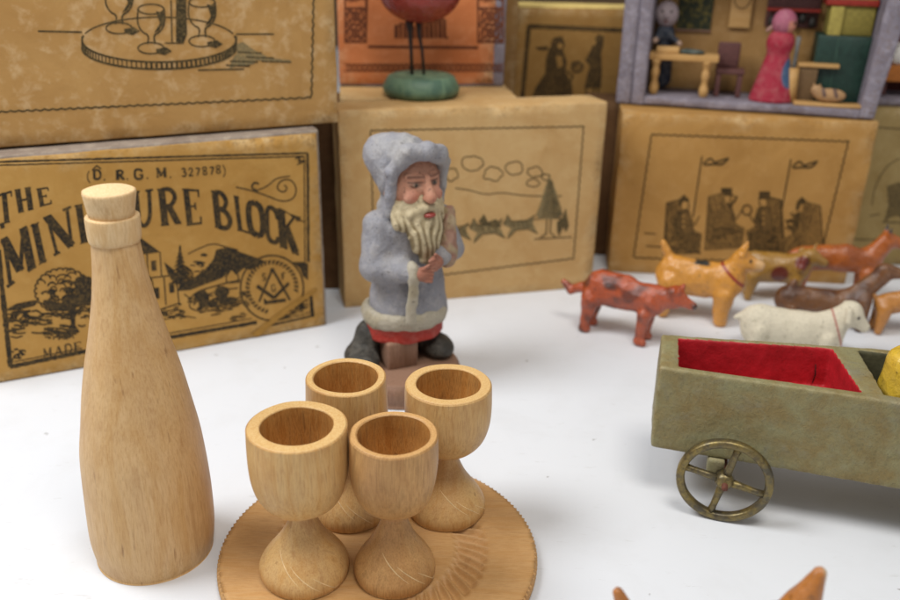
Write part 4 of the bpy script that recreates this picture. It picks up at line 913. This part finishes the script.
nets('sleeve_bundle', lambda P_: smin(ell(P_, (1.0, -1.0, 4.5), (.36, .34, .58)), cap(P_, (1.05, -.98, 5.0), (1.2, -.7, 5.8), .26, .2), .15)+.03*lump(P_, 7, 3), (.3, -1.7, 3.6), (1.8, -.2, 6.3), .04, M['chalk'], sa, lambda V: dab(base_paint(V, '96705E'), np.clip(lump(V, 5, 1)+.3, 0, .7), 'A89A76'))
nets('red_skirt', lambda P_: smax(smax(np.hypot(P_[..., 0], (P_[..., 1]-.05)/.82)*.9-1.17, P_[..., 2]-2.0, .1), 1.32-P_[..., 2], .1)+.02*lump(P_, 3, 2), (-1.7, -1.5, 1.1), (1.7, 1.6, 2.2), .05, M['chalk'], sa, lambda V: base_paint(V, 'A83226'))
for s_ in (-1, 1):
    nets('boot', lambda P_: smax(smin(cap(P_, (s_*.92, .0, 1.5), (s_*1.08, .0, .95), .45, .48), ell(P_, (s_*1.32, -.4, .84), (.55, .8, .36)), .2)+.02*lump(P_, 4, 2), .55-P_[..., 2], .04), (-2.2, -1.6, .45), (2.2, 1.1, 2.0), .05, M['chalk'], sa, lambda V: base_paint(V, '36342F'))

for ch_ in sa.children:
    kind_ = ch_.name.split('.')[0]
    if kind_ in ('coat', 'hem_trim', 'hanging_band', 'sleeve_bundle', 'red_skirt', 'hand'):
        ch_.scale[2] = .925; ch_.location[2] = .46; ch_.scale[0] = .92; ch_.location[0] = .06 if kind_ != 'hem_trim' else -.05
        if kind_ == 'red_skirt': ch_.scale = (1.02, 1, 1.05); ch_.location = (-.08, 0, .2)
    elif kind_ in ('hood', 'face', 'beard', 'mouth'):
        ch_.rotation_euler[2] = rad(11); ch_.location = (.06, .05, 0); ch_.scale[0] = .95 if kind_ != 'beard' else 1.06
    elif kind_ == 'boot': ch_.location = (-.36, .12, .2)

# ================================================================ WAGON
wo = Vector((5.32, 19.5, 0)); wa = math.atan2(17.784-19.503, 11.088-5.324)
wg = thing('toy_wagon', 'olive painted wooden wagon with a red lined tray and wire wheels', 'wagon', wo, wa)
k = MT('olive_wagon_paint', .6, .35); v = k.map(rnd=False); a_ = k.noise(v, .9, 6, .65, .5); b_ = k.noise(v, 2.6, 6, .7, .3); f_ = k.noise(v, 13, 5, .7)
c = k.mix(k.ramp(a_, .38, .62), lin('8C8660'), lin('85744A')); c = k.mix(k.math('MULTIPLY', k.ramp(b_, .5, .7), .4), c, lin('8A8870')); c = k.mix(k.math('MULTIPLY', k.ramp(b_, .30, .42, (1, 1, 1, 1), (0, 0, 0, 1)), .5), c, lin('6F6446'))
c = k.mix(k.math('MULTIPLY', k.ramp(k.noise(k.map(rnd=False), .55, 4, .7, .8), .52, .66), .55), c, lin('7F7C6C')); c = k.mix(k.math('MULTIPLY', k.ramp(k.noise(k.map((1, 1, 1), (1, 0, 0), rnd=False), 1.3, 6, .75), .56, .68), .35), c, lin('6A5A30'))
c = k.mix(k.math('MULTIPLY', k.ramp(f_, .52, .68), .4), c, lin('5E5840'))
geo = k.n('ShaderNodeNewGeometry'); ew = k.math('MULTIPLY', k.ramp(geo.outputs['Pointiness'], .515, .57), k.ramp(b_, .42, .58)); c = k.mix(k.math('MULTIPLY', ew, .6), c, lin('B5A882')); k.col(c)
br_ = k.noise(k.map((1.3, 1.3, .8), rnd=False), 4, 6, .72, .9); k.bump(br_, .6, .06); k.bump(f_, .35, .02); k.bump(b_, .5, .07); k.rough(k.ramp(a_, .3, .7, (.45,)*3+(1,), (.7,)*3+(1,))); OLV = k.m
k = MT('red_tray_paint', .5, .4); v = k.map(rnd=False); a_ = k.noise(v, 2.2, 5, .65); f_ = k.noise(v, 12, 4, .7); c = k.mix(k.ramp(a_, .35, .7), lin('BC222C'), lin('9C1A20')); c = k.mix(k.math('MULTIPLY', k.ramp(f_, .55, .7), .35), c, lin('6E1A18')); k.col(c); k.bump(f_, .5, .03); k.bump(a_, .4, .05); RED = k.m
ZB, ZT, WL = 1.5, 3.86, 9.6
def dep(s_): return 2.05+(s_/5.3)*.95 if s_ < 5.3 else 3.0+(s_-5.3)*.1
holes = [[(.47, .22), (4.72, .29), (4.27, dep(4.27)-.2), (.34, dep(.34)-.2)], [(5.25, .33), (8.9, .33), (8.9, 2.9), (4.95, dep(4.95)-.22)]]
def convex(P_, pts):          # distance to an anticlockwise convex outline
    d = None
    for p, q in zip(pts, pts[1:]+pts[:1]):
        e = np.array(q, float)-np.array(p, float); n_ = np.array((e[1], -e[0]))/np.linalg.norm(e)
        v_ = (P_[..., 0]-p[0])*n_[0]+(P_[..., 1]-p[1])*n_[1]; d = v_ if d is None else smax(d, v_, .05)
    return d
ZF = ZT-1.15
def wagon(P_):
    Q = P_+np.stack([lump(P_, 1.1, 1), lump(P_, 1.1, 4), lump(P_, 1.0, 7)*.8], -1)*.016
    d = smax(smax(convex(Q, [(0, 0), (WL, 0), (WL, 3.43), (5.3, 3.0), (-.12, 2.05)]), Q[..., 2]-ZT, .07), ZB-Q[..., 2], .07)
    for hole in holes: d = smax(d, -smax(convex(Q, hole), ZF-Q[..., 2], .05), .05)
    return d+.007*lump(P_, 6, 2)+.004*lump(P_, 13, 5)
wb = nets('wagon_body', wagon, (-.4, -.3, ZB-.2), (WL+.2, 3.7, ZT+.2), .055, [OLV, RED, solid('dark_olive_inside', '55523C', .7)], wg)
pc = np.zeros(len(wb.data.polygons)*3); wb.data.polygons.foreach_get('center', pc); pc = pc.reshape(-1, 3); mi_ = np.zeros(len(pc), int)
for i_, hole in enumerate(holes): mi_[(convex(pc, hole) < .035+.012*lump(pc, 4, 2)) & (pc[:, 2] < ZT-.02) & (pc[:, 2] > ZF-.1)] = i_+1
wb.data.polygons.foreach_set('material_index', mi_)
CK = solid('crack_dark', '3A0E0C', .8)
bm = bmesh.new(); add_tube(bm, [(3.95, 2.53, ZT-.5), (3.99, 2.52, ZT-.8), (3.96, 2.51, ZT-1.05)], [.012, .02, .012], 6); from_bm('crack', bm, CK, wg)
k = MT('old_brass', .38, .5); v = k.map(rnd=False); a_ = k.noise(v, 2.5, 5, .7); b_ = k.noise(v, 7, 4, .7)
c = k.mix(k.ramp(a_, .38, .62), lin('5C5648'), lin('8C7A48')); c = k.mix(k.math('MULTIPLY', k.ramp(b_, .5, .65), .6), c, lin('4A3F30')); k.col(c); k.b.inputs['Metallic'].default_value = .65; k.bump(b_, .4, .02); BR = k.m
RU = solid('rusty_iron', '6B3F30', .7, .3, .3)
def wheel(s_, n, out=1):
    R_ = 1.19; c0 = Vector((s_, n, R_)); root = None
    bm = bmesh.new(); N_ = 72
    for i in range(N_):      # rim: square-rounded torus
        pass
    vs_ = []
    for i in range(N_):
        a = 2*math.pi*i/N_; ring = []
        for j in range(12):
            b = 2*math.pi*j/12; cr, cn = math.cos(b), math.sin(b)
            cr = math.copysign(abs(cr)**.7, cr); cn = math.copysign(abs(cn)**.7, cn)
            rr = R_-.11+.11*cr+.008*noise.noise(Vector((math.cos(a)*3, math.sin(a)*3, j))); ring.append(bm.verts.new((rr*math.cos(a), .13*cn, rr*math.sin(a))))
        vs_.append(ring)
    for i in range(N_):
        for j in range(12): bm.faces.new((vs_[i][j], vs_[(i+1) % N_][j], vs_[(i+1) % N_][(j+1) % 12], vs_[i][(j+1) % 12]))
    w_ = from_bm('wheel', bm, BR, wg, loc=c0)
    for a in (78, 168, 258, 348):
        a = rad(a); bm = bmesh.new(); add_tube(bm, [Vector((math.cos(a)*r_, 0, math.sin(a)*r_)) for r_ in (.1, .45, .8, 1.06)], [.12, .095, .085, .11], 10); from_bm('spoke', bm, BR, w_)
    bm = lathe([(0, -.17), (.14, -.17), (.2, -.12), (.24, 0), (.24, .17), (0, .17)], 32); bmesh.ops.rotate(bm, verts=bm.verts, matrix=Matrix.Rotation(rad(-90), 3, 'X')); 
    from_bm('hub', bm, BR, w_)
    bm = bmesh.new(); add_tube(bm, [(0.02, out*-.02, -.02), (.02, out*-.3, -.06)], [.09, .075], 12); from_bm('axle_pin', bm, RU, w_)
for s_ in (1.93, 8.3):
    wheel(s_, -.47); wheel(s_, dep(s_)+.42, -1)
    rbox('axle_block', (s_-.45, -.12, ZB-.52), (.42, dep(s_)+.25, .5), OLV, wg, .05, .03, 3)
    bm = bmesh.new(); add_tube(bm, [(s_, -.4, 1.19), (s_, dep(s_)+.3, 1.19)], .07, 12); from_bm('axle', bm, RU, wg)
# yellow block in rear tray
wm4 = Matrix.Translation(wo) @ Matrix.Rotation(wa, 4, 'Z')
yp = wm4 @ Vector((6.05, 1.3, ZT-1.1))
yb = thing('yellow_barrel', 'faceted yellow painted block sitting in the back compartment of the wagon', 'block', yp, wa)
nets('block', lambda P_: smax(smax(cap(P_, (0, 0, .2), (0, 0, 1.5), .82, .72), P_[..., 2]-1.85, .15), np.abs(P_[..., 0]*.8+P_[..., 1]*.6)-.75, .1)+.02*lump(P_, 3), (-1.2, -1.2, 0), (1.2, 1.2, 2.3), .06, M['gloss'], yb,
     lambda V: dab(base_paint(V, 'D8B23A'), np.clip(lump(V, 2.2, 4)-.25, 0, .6), '8A5A20'))

# ================================================================ TOY DOGS
def animal(name, label, cat, px, yaw, f, lo, hi, mat, paint, part='dog_body', h=.045, group='carved toy dogs'):
    o = ground(*px); t = thing(name, label, cat, o, rad(yaw), group); nets(part, f, lo, hi, h, mat, t, paint); return t
def red(P_):
    d = cap(P_, (-.62, 0, 1.78), (.25, 0, 1.80), .69, .60, .72); d = smin(d, cap(P_, (.25, 0, 1.75), (1.2, 0, 1.66), .58, .54, .72), .2)
    d = smin(d, cap(P_, (1.1, 0, 1.75), (2.05, 0, 2.02), .5, .38, .75), .2); d = smin(d, cap(P_, (2.1, 0, 2.12), (2.78, 0, 1.84), .33, .14, .8), .12)
    for s_ in (-1, 1):
        d = smin(d, cap(P_, (-.95, s_*.3, 1.4), (-1.1, s_*.34, .2), .36, .145), .12); d = smin(d, cap(P_, (-1.1, s_*.34, .17), (-1.0, s_*.34, .15), .19, .17), .05)
        d = smin(d, cap(P_, (1.15, s_*.28, 1.2), (1.08, s_*.32, .2), .27, .145), .12); d = smin(d, cap(P_, (1.08, s_*.32, .17), (1.2, s_*.32, .15), .19, .16), .05)
        d = smin(d, cap(P_, (2.25, s_*.2, 2.33), (2.32, s_*.22, 2.5), .12, .06), .05)
    d = smin(d, cap(P_, (-1.2, 0, 1.72), (-1.85, 0, 1.42), .22, .17), .1); d = smin(d, cap(P_, (-1.85, 0, 1.42), (-2.2, 0, 1.66), .17, .1), .06)
    return smax(d, -P_[..., 2], .04)+.032*lump(P_, 3.6)+.008*lump(P_, 9)
animal('toy_dog', 'dark red toy dog with a low head, at the left of the pack', 'toy dog', (614, 335), -32, red, (-2.5, -1, -.05), (3.1, 1, 2.9), M['gloss_worn'],
       lambda V: dab(dab(dab(base_paint(V, 'AC481A'), np.clip(lump(V, 3.1, 2)*1.7-.1, 0, .85), '5A2412'), soft(np.hypot((V[:, 0]+.15)/2.2, (V[:, 2]-2.05))-.12, .1)*(V[:, 1] < 0)*.8, '2A1A18'), soft(np.hypot(V[:, 0]-2.88, V[:, 2]-1.85)-.1, .05), '3A1A12'))
def yel(P_):
    d = cap(P_, (-.8, 0, 1.72), (.2, 0, 1.66), .80, .66, .75); d = smin(d, cap(P_, (.1, 0, 1.66), (1.0, 0, 1.72), .64, .74, .75), .2)
    d = smin(d, cap(P_, (1.05, 0, 1.95), (1.5, 0, 2.55), .5, .42, .78), .15); d = smin(d, cap(P_, (1.5, 0, 2.68), (2.15, 0, 2.5), .38, .2, .8), .12)
    for s_ in (-1, 1):
        d = smin(d, cap(P_, (-.98, s_*.3, 1.5), (-1.12, s_*.34, .22), .5, .24), .12); d = smin(d, cap(P_, (1.05, s_*.28, 1.3), (1.02, s_*.33, .22), .42, .25), .12)
        d = smin(d, cap(P_, (1.02, s_*.33, .17), (1.14, s_*.33, .15), .2, .17), .05)
        d = smin(d, cap(P_, (1.5, s_*.2, 2.95), (1.62, s_*.24, 3.3), .17, .05), .06)
    d = smin(d, cap(P_, (-1.0, 0, 2.15), (-1.45, 0, 2.95), .25, .11), .12)
    return smax(d, -P_[..., 2], .04)+.028*lump(P_, 3.4, 2)+.006*lump(P_, 9)
def ring_mask(V, p, n, r, w=.05):
    n = np.array(n)/np.linalg.norm(n); d = (V-np.array(p))@n; return soft(np.abs(d)-w, .03)
animal('toy_dog', 'yellow toy dog with a red collar and upright tail, behind the red one', 'toy dog', (692, 318), -20, yel, (-2, -1, -.05), (2.6, 1, 3.6), M['gloss'],
       lambda V: dab(dab(dab(dab(base_paint(V, 'CF8F38'), ring_mask(V, (1.22, 0, 2.12), (.65, 0, .75), 1)*(V[:, 0] > .6), '8E1F1C'), soft(np.hypot(V[:, 0]-1.82, V[:, 2]-2.72)-.06, .03), '1A1412'), soft(np.hypot((V[:, 0]-.1)/2.2, V[:, 2]-2.36)-.13, .05)*(V[:, 1] > -.25), '2C2B24'), soft(2.0-V[:, 0], .2)*.6, 'D2B084'))
def spot(P_):
    d = cap(P_, (-1.0, 0, 1.4), (.5, 0, 1.42), .66, .62, .75); d = smin(d, cap(P_, (.5, 0, 1.5), (1.05, 0, 1.95), .45, .36, .8), .15); d = smin(d, cap(P_, (1.05, 0, 1.98), (1.6, 0, 1.78), .34, .18, .85), .1)
    for s_ in (-1, 1):
        d = smin(d, cap(P_, (-1.1, s_*.28, 1.1), (-1.15, s_*.3, .15), .32, .16), .12); d = smin(d, cap(P_, (.6, s_*.25, 1.1), (.6, s_*.3, .15), .28, .16), .12)
        d = smin(d, cap(P_, (.78, s_*.34, 2.1), (.68, s_*.44, 1.65), .16, .18), .05)
    d = smin(d, cap(P_, (1.12, .1, 2.2), (1.25, .12, 2.55), .08, .04), .04)
    d = smin(d, cap(P_, (-1.5, 0, 1.45), (-1.8, 0, 1.7), .14, .08), .1); return smax(d, -P_[..., 2], .04)+.015*lump(P_, 3.3, 3)
animal('toy_dog', 'ochre toy dog with a round brown spot and brown ears, behind the white one', 'toy dog', (775, 300), -10, spot, (-2.1, -.9, -.05), (2, .9, 2.8), M['gloss'],
       lambda V: dab(dab(base_paint(V, 'A0762F'), soft(np.hypot(V[:, 0]+.1, V[:, 2]-1.32)-.34, .05)*(V[:, 1] < 0), '6A2A1C'), soft(np.minimum(np.linalg.norm(V-np.array((.72, -.42, 1.85)), axis=1), np.linalg.norm(V-np.array((.72, .42, 1.85)), axis=1))-.3, .05), '70281C'))
def fox(P_):
    d = cap(P_, (-2.2, 0, 1.75), (-.6, 0, 1.85), .52, .55, .75); d = smin(d, cap(P_, (-.6, 0, 1.8), (.4, 0, 1.75), .52, .5, .75), .2); d = smin(d, cap(P_, (.4, 0, 1.9), (.95, 0, 2.6), .45, .34, .8), .15)
    d = smin(d, cap(P_, (.95, 0, 2.68), (1.65, 0, 2.5), .34, .17, .85), .1)
    for s_ in (-1, 1):
        d = smin(d, cap(P_, (-2.2, s_*.28, 1.4), (-2.3, s_*.32, .15), .33, .17), .12); d = smin(d, cap(P_, (.35, s_*.26, 1.3), (.3, s_*.32, .15), .3, .17), .12); d = smin(d, cap(P_, (.9, s_*.18, 2.9), (.92, s_*.22, 3.25), .13, .04), .05)
    d = smin(d, cap(P_, (-2.6, 0, 1.9), (-3.1, 0, 1.5), .18, .12), .1); return smax(d, -P_[..., 2], .04)+.015*lump(P_, 3.1, 4)
animal('toy_dog', 'large fox brown toy dog with pricked ears, furthest back at the right', 'toy dog', (850, 300), -5, fox, (-3.4, -.9, -.05), (2, .9, 3.5), M['gloss'], lambda V: dab(dab(base_paint(V, 'AE5C20'), np.clip(lump(V, 2, 1), 0, .5), '7C3B18'), soft(3.05-V[:, 2], .05), '33241F'))
def dark(P_):
    d = cap(P_, (-1.4, 0, 1.05), (.7, 0, .95), .55, .55, .8); d = smin(d, cap(P_, (.7, 0, 1.0), (1.75, 0, 2.2), .46, .34, .8), .2); d = smin(d, cap(P_, (1.8, 0, 2.4), (2.5, 0, 2.35), .33, .18, .85), .1)
    d = smin(d, cap(P_, (-1.5, -.05, 1.2), (-1.35, -.1, 1.75), .22, .14), .1)
    for s_ in (-1, 1):
        d = smin(d, cap(P_, (-1.3, s_*.28, .8), (-1.3, s_*.3, .15), .28, .16), .1); d = smin(d, cap(P_, (1.2, s_*.28, 1.3), (1.25, s_*.3, .15), .32, .17), .1)
    return smax(d, -P_[..., 2], .04)+.015*lump(P_, 3.1, 6)
animal('toy_dog', 'dark brown mottled toy dog with a long low back, beyond the white one', 'toy dog', (822, 326), -8, dark, (-2.1, -.9, -.05), (2.9, .9, 3), M['gloss_worn'], lambda V: dab(base_paint(V, '75481F'), np.clip(lump(V, 2.5, 2)*1.6, 0, .85), '4E2A14'))
def white(P_):
    d = cap(P_, (-1.2, 0, 1.05), (.2, 0, .92), .68, .64, .75); d = smin(d, cap(P_, (.2, 0, .92), (1.15, 0, 1.15), .64, .56, .75), .2); d = smin(d, cap(P_, (-1.2, 0, .5), (1.2, 0, .5), .45, .42, .6), .3); d = smin(d, cap(P_, (1.15, 0, 1.35), (1.7, 0, 1.75), .42, .42, .8), .15)
    d = smin(d, cap(P_, (1.7, 0, 1.75), (2.25, 0, 1.3), .4, .2, .8), .12)
    for s_ in (-1, 1):
        d = smin(d, cap(P_, (-1.2, s_*.3, .9), (-1.3, s_*.3, .15), .34, .2), .1); d = smin(d, cap(P_, (1.1, s_*.28, .85), (1.15, s_*.3, .15), .3, .19), .1); d = smin(d, cap(P_, (1.6, s_*.36, 1.95), (1.62, s_*.46, 1.6), .13, .1), .05)
    d = smin(d, cap(P_, (-1.6, 0, 1.35), (-2.05, 0, 1.12), .2, .08), .1); return smax(d, -P_[..., 2], .04)+.018*lump(P_, 3.1, 8)
animal('toy_dog', 'cream white toy dog with a thin red neck band, behind the wagon tray', 'toy dog', (790, 352), -14, white, (-2.4, -.9, -.05), (2.7, .9, 2.5), M['chalk'], 
       lambda V: dab(dab(dab(base_paint(V, 'D6CCB4'), ring_mask(V, (1.28, 0, 1.4), (.93, 0, .38), 1, .025), 'A8403C'), np.clip(lump(V, 6, 3)*1.5-1.2, 0, .35), '8A8060'), soft(np.hypot(V[:, 0]-1.95, V[:, 2]-1.72)-.06, .03), '2A2620'))
def tan(P_):
    d = cap(P_, (-.2, 0, 1.15), (1.6, 0, 1.6), .42, .45, .75); d = smin(d, cap(P_, (1.6, 0, 1.7), (2.1, 0, 2.3), .36, .3), .1); d = smin(d, cap(P_, (2.1, 0, 2.35), (2.7, 0, 2.2), .3, .16), .1)
    for s_ in (-1, 1): d = smin(d, cap(P_, (-.25, s_*.22, 1.05), (-.35, s_*.28, .14), .28, .15), .1); d = smin(d, cap(P_, (1.5, s_*.25, 1.2), (1.5, s_*.28, .14), .28, .15), .1)
    d = smin(d, cap(P_, (-.5, 0, 1.3), (-.9, 0, 1.7), .12, .06), .08); return smax(d, -P_[..., 2], .04)+.015*lump(P_, 3.1, 9)
animal('toy_dog', 'small tan toy dog with a red saddle patch, cut off by the right edge', 'toy dog', (884, 332), -5, tan, (-1.2, -.8, -.05), (3.1, .8, 2.9), M['gloss'], lambda V: dab(base_paint(V, 'B87A34'), soft(np.hypot((V[:, 0]-.75)/2, V[:, 2]-1.6)-.22, .05), 'A3201E'))
# foreground dog, of which only the ear and tail tips reach the picture
fo = Vector((4.55, 11.5, 0)); fg = thing('toy_dog', 'blurred orange and white toy dog at the bottom edge, only ear and tail tips showing', 'toy dog', fo, rad(-3), 'carved toy dogs')
def fgd(P_):
    d = cap(P_, (-.75, 0, 2.3), (.9, 0, 2.35), .62, .6, .75); d = smin(d, cap(P_, (.9, 0, 2.55), (1.3, 0, 3.15), .45, .42, .8), .15); d = smin(d, cap(P_, (1.4, 0, 3.1), (2.2, 0, 2.8), .4, .22, .8), .12)
    for s_ in (-1, 1):
        d = smin(d, cap(P_, (-.95, s_*.3, 2.0), (-1.05, s_*.34, .2), .42, .2), .12); d = smin(d, cap(P_, (1.0, s_*.28, 1.9), (1.0, s_*.33, .2), .36, .21), .12)
    d = smin(d, cap(P_, (1.25, -.1, 3.2), (1.57, -.12, 4.40), .42, .12), .06)
    d = smin(d, cap(P_, (-1.2, 0, 2.7), (-1.62, 0, 3.68), .26, .1), .12); return smax(d, -P_[..., 2], .04)+.018*lump(P_, 3.0, 2)
nets('dog_body', fgd, (-2.1, -1, -.05), (2.6, 1, 4.6), .05, M['gloss'], fg, lambda V: dab(base_paint(V, 'B06C28'), soft(1.74-.25*(V[:, 2]-4)-V[:, 0], .08), 'D8C9A4'))

# ================================================================ LIGHT
W = bpy.data.worlds.new('World'); S.world = W; W.use_nodes = True
W.node_tree.nodes['Background'].inputs[0].default_value = (.985, .985, 1.0, 1); W.node_tree.nodes['Background'].inputs[1].default_value = .40
def area(name, loc, target, size, power, colr):
    l = bpy.data.lights.new(name, 'AREA'); l.shape = 'DISK'; l.size = size; l.energy = power; l.color = colr
    o = bpy.data.objects.new(name, l); COL.objects.link(o); o.location = loc
    o.rotation_euler = (Vector(target)-Vector(loc)).to_track_quat('-Z', 'Y').to_euler(); return o
area('window_light', (-25, 17, 40), (-1, 24, 0), 21, 16500, (.97, .985, 1.0))
area('ceiling_lamp', (8, 2, 58), (2, 34, 4), 20, 14500, (1.0, .955, .88))
S.view_settings.view_transform = 'Standard'; S.view_settings.look = 'None'; S.view_settings.exposure = 0; S.view_settings.gamma = 1
S.cycles.use_denoising = True
